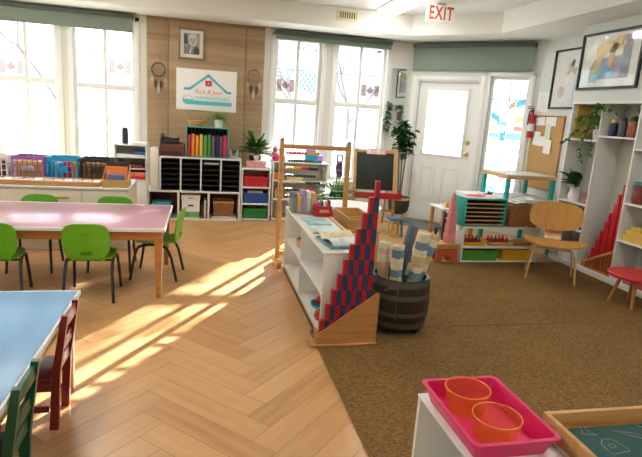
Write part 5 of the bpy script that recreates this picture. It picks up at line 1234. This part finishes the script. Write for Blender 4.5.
# ------------------------------------------------------------------ built-in bookcase
bc = thing('bookcase', 'tall white built-in bookcase with plants and red rods under the framed print', 'bookcase', (3.92, 3.20, 0))
ys = [0.0, .46, .945, 1.43, 1.88]
for i, y in enumerate(ys): bx(0, y-(.0 if i < 4 else .0), .0605, .272, y+.018, 1.738, .001).build('upright', WHITE, bc)
bx(-.004, 0, 1.7385, .272, 1.899, 1.756, .001).build('header_board', WHITE, bc); bx(-.006, 0, .0, .272, 1.899, .060, .003).build('plinth', WHITE, bc)
BKP = mat('bookcase_back', (.56, .57, .50), .6, noise=(3., .03))
for i in range(4): bx(.2725, ys[i]+.0181, .0605, .2775, ys[i+1]-.0001, 1.738).build('back_panel', BKP, bc)
def shelf(i, z): bx(0, ys[i]+.0182, z-.018, .272, ys[i+1]-.0002, z, .001).build('shelf', WHITE, bc)
for z in (1.375, .705, .42): shelf(3, z)
shelf(2, 1.425)
for z in (1.33, .82, .46): shelf(1, z)
for z in (1.33, .82, .46): shelf(0, z)
# column behind the chair (Y 4.65-5.08)
cbx('orange_board', 3.955, 5.048, 4.185, 5.072, 1.3755, .355, mat('amber_board', (.58, .38, .08), .6, noise=(6., .08)), 'amber board standing in the top compartment of the bookcase', 'board')
vp = thing('pothos_plant', 'trailing pothos in a white pot on the top bookcase shelf', 'potted plant', (4.05, 4.78, 1.3755))
pot(vp, .05, .07, .11, PWHITE)
f = MB(); k = MB(); rg = random.Random(19)
vines = [[(0, 0, .10), (-.06, .03, .19), (-.15, .08, .16), (-.185, .14, .06), (-.185, .22, -.01), (-.18, .30, -.06)], [(0, 0, .10), (-.07, -.04, .20), (-.16, -.08, .30), (-.18, -.14, .34), (-.18, -.22, .30)],
         [(0, 0, .10), (-.10, 0, .14), (-.175, 0, .05), (-.18, .02, -.10), (-.178, -.02, -.22)], [(0, 0, .1), (-.02, .06, .22), (-.10, .12, .25), (-.14, .18, .20)], [(0, 0, .10), (-.08, -.05, .24), (-.17, -.09, .22), (-.18, -.11, .02), (-.175, -.12, -.14)],
         [(0, 0, .1), (-.10, -.02, .28), (-.17, -.14, .36), (-.175, -.28, .34), (-.175, -.36, .27)]]
for v_ in vines:
    P = []
    for i in range(len(v_)-1):
        for s in range(3): P.append(Vector(v_[i]).lerp(Vector(v_[i+1]), s/3))
    P.append(Vector(v_[-1])); k.tube(P, .0035, 5)
    for p in P[2:]:
        for _ in range(2):
            a = rg.uniform(0, 2*PI); d = Vector((-abs(math.cos(a)), math.sin(a), rg.uniform(-.6, .5))).normalized(); f.blade(p, d, rg.uniform(.040, .068), rg.uniform(.034, .050), 1.2, 4, 'leaf', rg.uniform(-.5, .5))
k.build('stems', STEM, vp); f.build('leaves', LEAF, vp, solid=False)
rb = thing('rubber_plant', 'broad-leaved plant in a white pot on the bookcase behind the plywood chair', 'potted plant', (3.965, 4.90, .7055))
MB().lathe([(0, 0), (.052, 0), (.066, .05), (.05, .10), (.045, .13), (.060, .15), (.052, .15), (.038, .13), (0, .125)], 24).build('pot', PWHITE, rb)
MB().cyl((0, 0, .12), (0, 0, .22), .008, .006, 8).build('stem', STEM, rb)
f = MB()
for a, el, L, w in ((2.15, .35, .17, .075), (-2.15, .3, .20, .075), (2.5, .85, .24, .13), (-2.5, .95, .24, .15), (3.14, .35, .13, .08), (2.0, 1.2, .21, .10), (-2.0, .7, .20, .09), (0.3, 1.2, .13, .06), (2.8, .6, .18, .09)):
    f.blade((0, 0, .17), (math.cos(a)*math.cos(el), math.sin(a)*math.cos(el), math.sin(el)), L, w, .7, 7, 'leaf', .3)
f.build('leaves', LEAFD, rb, solid=False)
cbx('pot_box', 3.98, 4.68, 4.10, 4.83, .7055, .10, mat('mixed_box', (.36, .20, .13), .6, noise=(40., .6)), 'mottled brown box beside the broad-leaved plant', 'box')
cbx('brown_board', 4.12, 4.67, 4.145, 4.80, .7055, .30, WOODL, 'light wooden board standing behind the broad-leaved plant', 'board')
cbx('dark_case', 3.96, 4.68, 4.14, 4.98, .4205, .14, BLACK, 'dark case on the low bookcase shelf behind the chair', 'case')
cbx('white_bin', 3.96, 4.70, 4.14, 5.0, .0610, .16, PAPER, 'white box on the bookcase floor behind the chair', 'box')
# top of second column
for i, (y, m, l, hh_, r) in enumerate(((4.53, mat('bottle_blue', (.01, .03, .08), .3, noise=(9., .3)), 'dark blue jar with a yellow lid on the bookcase top shelf', .13, .042), (4.41, mat('can_grey', (.07, .075, .07), .4, noise=(12., .3)), 'grey tin on the bookcase top shelf', .15, .038), (4.29, mat('tin_red', (.30, .07, .04), .4, noise=(25., .6)), 'red patterned tin on the bookcase top shelf', .15, .045))):
    t = thing('storage_jar', l, 'jar', (3.99, y, 1.4255), 0, 'jars on the bookcase top shelf')
    MB().lathe([(0, 0), (r*.95, 0), (r, .008), (r, hh_-.02), (r*.8, hh_), (0, hh_)], 18).build('jar_body', m, t)
    MB().lathe([(0, hh_+.0002), (r*.72, hh_+.0002), (r*.72, hh_+.022), (r*.5, hh_+.035), (0, hh_+.036)], 16).build('lid', YB_ if i == 0 else (BLACK if i == 1 else LEAFD), t)
vp2 = thing('ivy_plant', 'ivy spilling over the bookcase top shelf above the red tin', 'potted plant', (4.12, 4.30, 1.4255))
pot(vp2, .045, .06, .13, mat('slate_pot', (.12, .13, .13), .5, noise=(6., .1)))
f = MB(); rg = random.Random(23)
for i in range(46):
    a = rg.uniform(0, 2*PI); el = rg.uniform(-.1, 1.3); d = Vector((math.cos(a)*math.cos(el), math.sin(a)*math.cos(el), math.sin(el))); q = Vector((0, 0, .13))+Vector((d.x*.05, d.y*.09, abs(d.z)*.10)); q.y = max(-.04, min(.10, q.y))
    f.blade(q, d, rg.uniform(.05, .08), .045, 1.0, 4, 'leaf', rg.uniform(-.5, .5))
f.build('leaves', LEAF, vp2, solid=False)
# red rods stair with its rail
rs = thing('red_rod_rack', 'wooden rack with a sloping slatted rail in the bookcase, holding red rods', 'rod rack', (3.955, 4.40, .0605))
sl_ = lambda y: .255-(y+.22)*.53
b = MB().prism([(-.22, sl_(-.22)), (.195, sl_(.195)), (.195, sl_(.195)+.022), (-.22, sl_(-.22)+.022)], -.012, .010, 'x'); b.build('rail', WOODX, rs, smooth=0)
for i in range(10):
    y = -.205+i*.043; bx(-.006, y-.007, .0125, .006, y+.007, sl_(y)-.002).build('slat', ORWOOD, rs)
bx(-.012, -.22, 0, .17, .195, .012, .001).build('base_board', WOODX, rs)
for i in range(1, 11):
    o = bx(-.012, -.0125, 0, .012, .0125, .1*i, .0015).build('red_rod', RODR if False else mat('stair_red', (.52, .012, .02), .4, noise=(6., .05)), None, loc=(4.0+.006*(i % 2), 4.40+.165-.0385*(i-1), .0730)); tag(o, f'{ORD[i]} plain red rod in the bookcase rack', 'rod', 'plain red rods in the bookcase')
cbx('orange_plank', 4.115, 4.63-.17, 4.13, 4.60, .0735, .36, ORWOOD, 'orange brown panel leaning behind the red rods', 'panel')
# third column
pj = thing('red_pot', 'dark red pot with a teal rim on the third bookcase column', 'pot', (3.99, 4.06, .8205))
MB().lathe([(0, 0), (.045, 0), (.06, .05), (.05, .12), (.055, .17), (.045, .17), (.04, .12), (0, .11)], 20).build('pot_body', mat('ox_red', (.25, .05, .04), .4, noise=(9., .3)), pj)
MB().lathe([(.0552, .172), (.068, .178), (.068, .20), (.05, .205), (.0452, .172)], 20).build('rim', mat('rim_teal', (.05, .25, .22), .4, noise=(9., .2)), pj)
for i, (y0, y1, z0, h, l) in enumerate(((3.86, 4.135, .4605, .055, 'long yellow block at the bottom of the stepped pile in the bookcase'), (3.90, 4.095, .5160, .055, 'shorter yellow block on the long one in the bookcase'), (3.93, 4.04, .5715, .04, 'small yellow block on top of the stepped pile in the bookcase'))):
    cbx('yellow_block', 3.95, y0, 4.05, y1, z0, h, mat('yel_wood', (.72, .46, .08), .45, noise=(6., .06)), l, 'block', group='yellow blocks in the bookcase')
cbx('pink_basket', 3.95, 3.74, 4.12, 4.02, .0610, .10, mat('rose_bin', (.60, .08, .12), .5, noise=(6., .06)), 'rose pink box on the bookcase floor behind the red stool', 'box')
cbx('grey_box', 3.97, 3.80, 4.12, 4.0, .1625, .06, GREY, 'grey box on the rose pink box behind the red stool', 'box')
rst = thing('red_stool', 'low round red stool with splayed wooden legs before the bookcase', 'stool', (3.645, 3.585, .0125))
MB().lathe([(0, .245), (.20, .245), (.215, .255), (.215, .272), (.20, .283), (0, .283)], 36).build('seat', mat('stool_seat_red', (.52, .022, .03), .4, noise=(5., .05)), rst)
for a in (2.45, 2.45+PI/2, 2.45+PI, 2.45-PI/2): MB().cyl((.165*math.cos(a), .165*math.sin(a), 0), (.10*math.cos(a), .10*math.sin(a), .2449), .012, .018, 10).build('leg', ORWOOD, rst)

# ------------------------------------------------------------------ foreground
fs = thing('white_shelf_unit', 'white shelf unit close to us under the pink tray', 'shelf', (.722, .45, .0125))
bx(0, 0, .532, .285, 1.03, .5405, .003).build('top_board', WHITE, fs)
for y in (0, 1.012): bx(.004, y, 0, .281, y+.018, .5319, .001).build('end_panel', WHITE, fs)
bx(.274, .0181, 0, .281, 1.0119, .5319).build('back_panel', WHITE, fs)
for z in (.04, .28): bx(.006, .0181, z, .2735, 1.0119, z+.016).build('shelf', WHITE, fs)
ft = thing('craft_table', 'low white table close to us under the wooden chalk box', 'table', (1.36, .74, .0125))
bx(-.345, -.45, .52, .345, .46, .5405, .004).build('tabletop', WHITE, ft)
for sx in (-1, 1):
    for sy in (-1, 1): bx(sx*.31-.02, sy*.41-.02, 0, sx*.31+.02, sy*.41+.02, .5199).build('leg', WHITE, ft)
tt = thing('pink_tray', 'bright pink rectangular plastic tray on the white shelf unit', 'tray', (.8565, 1.283, .5532))
b = MB(); a, c, hh = .112, .157, .052
def rr(a, c, z, r=.018, n=4):
    P = []
    for sx, sy, a0 in ((1, 1, 0), (-1, 1, PI/2), (-1, -1, PI), (1, -1, 3*PI/2)):
        for k in range(n+1): t = a0+PI/2*k/n; P.append(b.bm.verts.new((sx*(a-r)+r*math.cos(t), sy*(c-r)+r*math.sin(t), z)))
    return P
R0, R1, R2, R3, R4, R5, R6 = rr(a, c, 0), rr(a+.016, c+.016, hh), rr(a+.025, c+.025, hh+.002), rr(a+.025, c+.025, hh+.007), rr(a+.013, c+.013, hh+.007), rr(a-.004, c-.004, .005), rr(.02, .03, .005)
for A, B in zip((R0, R1, R2, R3, R4, R5), (R1, R2, R3, R4, R5, R6)): b.bridge(A, B)
b.bm.faces.new(R0[::-1]); b.bm.faces.new(R6); b.build('tray_body', MAGENTA, tt)
def tub(x, y, label):
    t = thing('orange_tub', label, 'tub', (x, y, .5586), 0, 'orange tubs in the pink tray')
    MB().lathe([(0, 0), (.056, 0), (.061, .006), (.067, .070), (.072, .072), (.072, .0755), (.0655, .0755), (.0595, .010), (.054, .0045), (0, .0045)], 40).build('tub_body', ORTUB, t)
    MB().tube([(.0695*math.cos(2*PI*k/40), .0695*math.sin(2*PI*k/40), .0775) for k in range(40)], .0019, 6, True).build('rim', translucent('orange_rim', (.98, .36, .07), .35), t)
tub(.832, 1.357, 'see-through orange tub at the far end of the pink tray'); tub(.842, 1.200, 'see-through orange tub at the near end of the pink tray')
wx = thing('chalk_box', 'shallow wooden box with a dark green drawing board inside', 'box', (1.375, .94, .5532), -.02)
b = MB(); a, c = .355, .295; b.box(-a+.016, -c+.016, 0, a-.016, c-.016, .008)
for q in ((-a, -c, a, -c+.016), (-a, c-.016, a, c), (-a, -c+.016, -a+.016, c-.016), (a-.016, -c+.016, a, c-.016)): b.box(q[0], q[1], 0, q[2], q[3], .058, .003)
b.build('box_frame', WOODX, wx); bx(-.332, -.272, .0082, .336, .262, .016, .002).build('drawing_board', SLATE, wx)
CHK = mat('chalk_line', (.26, .30, .24), .9, noise=(30., .3))
def sketch(pts, cx, cy, s, r=0.0, close=False):
    P = [(cx+s*(x*math.cos(r)-y*math.sin(r)), cy+s*(x*math.sin(r)+y*math.cos(r)), .0168) for x, y in pts]; MB().tube(P, .0016, 5, close).build('chalk_drawing', CHK, wx)
sketch([(-.5, -.4), (-.35, .25), (0, .5), (.4, .4), (.5, -.1), (.45, -.45), (0, -.42)], -.21, .165, .07, .2, True)
sketch([(-.2, -.1), (-.1, .2), (.2, .2), (.2, -.1)], -.21, .165, .05, .2, True)
sketch([(0, .6), (-.3, 0), (-.5, -.1), (.5, -.3), (.25, .05), (.1, .6)], -.24, .235, .05, .0, True)
sketch([(-.7, .3), (-.2, .15), (.4, -.2), (.7, -.35), (.3, -.35), (-.3, .0)], -.08, .205, .10, .0, True)
sketch([(-.5, .1), (-.1, .3), (.5, .0), (.4, -.2), (.0, -.1)], -.03, .245, .07, -.3, True)
sketch([(-.5, -.2), (0, .2), (.5, .25), (.3, -.2)], -.05, .12, .09, .4, True)
sketch([(-.5, -.2), (0, .3), (.5, .1), (.2, -.3)], -.28, .09, .06, .4, True); sketch([(-.5, -.2), (0, .3), (.5, .1), (.2, -.3)], .12, .18, .10, .9, True)

# ------------------------------------------------------------------ outside
gz = -.45
o = struct('ground', bx(-40, YB+.4, gz-.1, 40, 70, gz).box(XR+.4, -10, gz-.1, 40, YB+.39, gz), SNOW)
def railing(loc, rz, L, label):
    t = thing('railing', label, 'railing', loc, rz); n = int(L/.155)
    bx(0, -.035, 1.40, L, .035, 1.46, .004).build('top_rail', PWHITE, t); bx(0, -.02, .30, L, .02, .35, .004).build('bottom_rail', PWHITE, t)
    proto = bx(-.022, -.012, .3501, .022, .012, 1.3999)
    me = proto.build('baluster', PWHITE, t); me.location = (.08, 0, 0)
    for i in range(1, n):
        c = me.copy(); C.objects.link(c); c.parent = t; c.location = (.08+i*.155, 0, 0)
    for i in range(int(L/2.5)+1): bx(i*2.5-.05, -.05, 0, i*2.5+.05, .05, 1.52, .006).build('post', PWHITE, t)
railing((-6.0, 9.6, gz), 0, 9.6, 'white railing outside the windows')
railing((5.6, 7.75, gz), -PI/4, 4.5, 'white railing outside beside the added porch by the coloured window')
hs_ = thing('house', 'pale house with a blue grey roof beyond the railing', 'house', (-3.2, 17.0, gz))
bx(-1.6, 0, 0, 1.6, 4, 1.08).build('house_wall', mat('pale_siding', (.45, .50, .54), .7, noise=(2., .04)), hs_)
MB().prism([(-.35, 1.08), (4.35, 1.08), (2.0, 1.50)], -1.85, 1.85, 'x').build('roof', mat('blue_roof', (.12, .21, .29), .7, noise=(2., .06)), hs_, smooth=0)
h2 = thing('house', 'tall pale house behind the bare trees', 'house', (5.5, 27, gz)); bx(-4, 0, 0, 4, 5, 3.0).build('house_wall', mat('pale_siding2', (.62, .62, .62), .7, noise=(2., .04)), h2)
MB().prism([(-.4, 3.0), (5.4, 3.0), (2.5, 4.6)], -4.4, 4.4, 'x').build('roof', mat('grey_roof', (.40, .43, .46), .7, noise=(2., .06)), h2, smooth=0)
BARK = mat('winter_bark', (.17, .155, .145), .9, noise=(9., .15))
def bare(x, y, H, seed, label):
    rg = random.Random(seed); b = MB()
    def grow(p, d, L, r, n):
        q = p+d*L; b.tube([p, p.lerp(q, .5)+Vector((rg.uniform(-.04, .04)*L,)*3), q], [r, r*.85, r*.65], 6)
        if n == 0: return
        for _ in range(3 if n > 1 else 4):
            a = rg.uniform(0, 2*PI); s = rg.uniform(.35, .8); e = d.orthogonal().normalized(); e = (Matrix.Rotation(a, 3, d) @ e); grow(q if _ else p.lerp(q, .75), (d*math.cos(s)+e*math.sin(s)).normalized(), L*rg.uniform(.6, .8), r*.55, n-1)
    grow(Vector((0, 0, 0)), Vector((0, 0, 1)), H*.36, H*.012, 4)
    o = b.build('bare_tree', BARK, None, loc=(x, y, gz)); tag(o, label, 'tree', 'bare trees outside'); return o
bare(-3.3, 13.5, 5.0, 2, 'bare winter tree outside beyond the railing by the crates'); bare(2.4, 14.0, 5.4, 3, 'bare winter tree outside behind the bead frame window'); bare(4.4, 16.0, 6.0, 5, 'bare winter tree outside further along behind the easel window')
eg = thing('sun_block_evergreen', 'added narrow evergreen with a bare trunk outside, its crown blocking the sun', 'tree', (4.00, 11.66, gz))  # tree added to block sun at the windows; crown kept above the view
MB().tube([(0, 0, 0), (.03, 0, 2.0), (0, .02, 3.6), (0, 0, 5.4)], [.07, .06, .05, .02], 8).build('trunk', BARK, eg)
cr_ = MB(); rg = random.Random(77)
for i in range(1150):
    z = rg.uniform(3.3, 6.0); R = .64*math.sin(PI*min(1, max(.12, (6.15-z)/2.9)))**.6; a = rg.uniform(0, 2*PI); q = rg.uniform(.1, 1)*R
    cr_.blade((q*math.cos(a), q*math.sin(a), z), (math.cos(a), math.sin(a), rg.uniform(-.3, .8)), .26, .10, .6, 3)
cr_.build('foliage', LEAFD, eg, solid=False)
pr_ = thing('sun_block_roof', 'added unseen porch outside the white door', 'sunshade', (0, 0, 0))  # roof added out of view to keep sun off the door side
MB().prism([(3.10, 7.62), (6.25, 12.75), (8.9, 10.4), (4.55, 6.05)], 2.56, 2.72, 'z').build('roof_slab', PWHITE, pr_, smooth=0)
for x, y in ((6.25, 12.55), (8.6, 10.35)): bx(x-.07, y-.07, gz, x+.07, y+.07, 2.559, .006).build('post', PWHITE, pr_)

# ------------------------------------------------------------------ light and camera
sc = bpy.context.scene
w = bpy.data.worlds.new('world'); sc.world = w; w.use_nodes = True
bg = w.node_tree.nodes['Background']; bg.inputs['Color'].default_value = (.83, .93, 1.0, 1); bg.inputs['Strength'].default_value = 2.6
sun = bpy.data.lights.new('sun', 'SUN'); sun.energy = 32; sun.angle = math.radians(.55); sun.color = (1.0, .97, .95)
so = bpy.data.objects.new('sun', sun); C.objects.link(so)
az, elv = math.radians(31.5), math.radians(20.8)
dirv = -Vector((math.sin(az)*math.cos(elv), math.cos(az)*math.cos(elv), math.sin(elv)))
so.rotation_euler = dirv.to_track_quat('-Z', 'Y').to_euler(); so.location = (8, 15, 8)
yaw, pitch, rl = math.radians(13.28), math.radians(12.326), math.radians(-3.806)
f = Vector((math.sin(yaw)*math.cos(pitch), math.cos(yaw)*math.cos(pitch), -math.sin(pitch))); r = Vector((math.cos(yaw), -math.sin(yaw), 0)); d = f.cross(r)
R_ = math.cos(rl)*r + math.sin(rl)*d; D_ = -math.sin(rl)*r + math.cos(rl)*d
cam = bpy.data.cameras.new('camera'); co_ = bpy.data.objects.new('camera', cam); C.objects.link(co_)
cam.sensor_width = 36; cam.lens = 520.9/642*36; cam.clip_start = .05; cam.clip_end = 200
co_.matrix_world = Matrix(((R_.x, -D_.x, -f.x, 0), (R_.y, -D_.y, -f.y, 0), (R_.z, -D_.z, -f.z, 1.45), (0, 0, 0, 1)))
sc.camera = co_
sc.view_settings.view_transform = 'Standard'; sc.view_settings.look = 'None'; sc.view_settings.gamma = 1; sc.view_settings.use_curve_mapping = False
sc.view_settings.exposure = 0.40
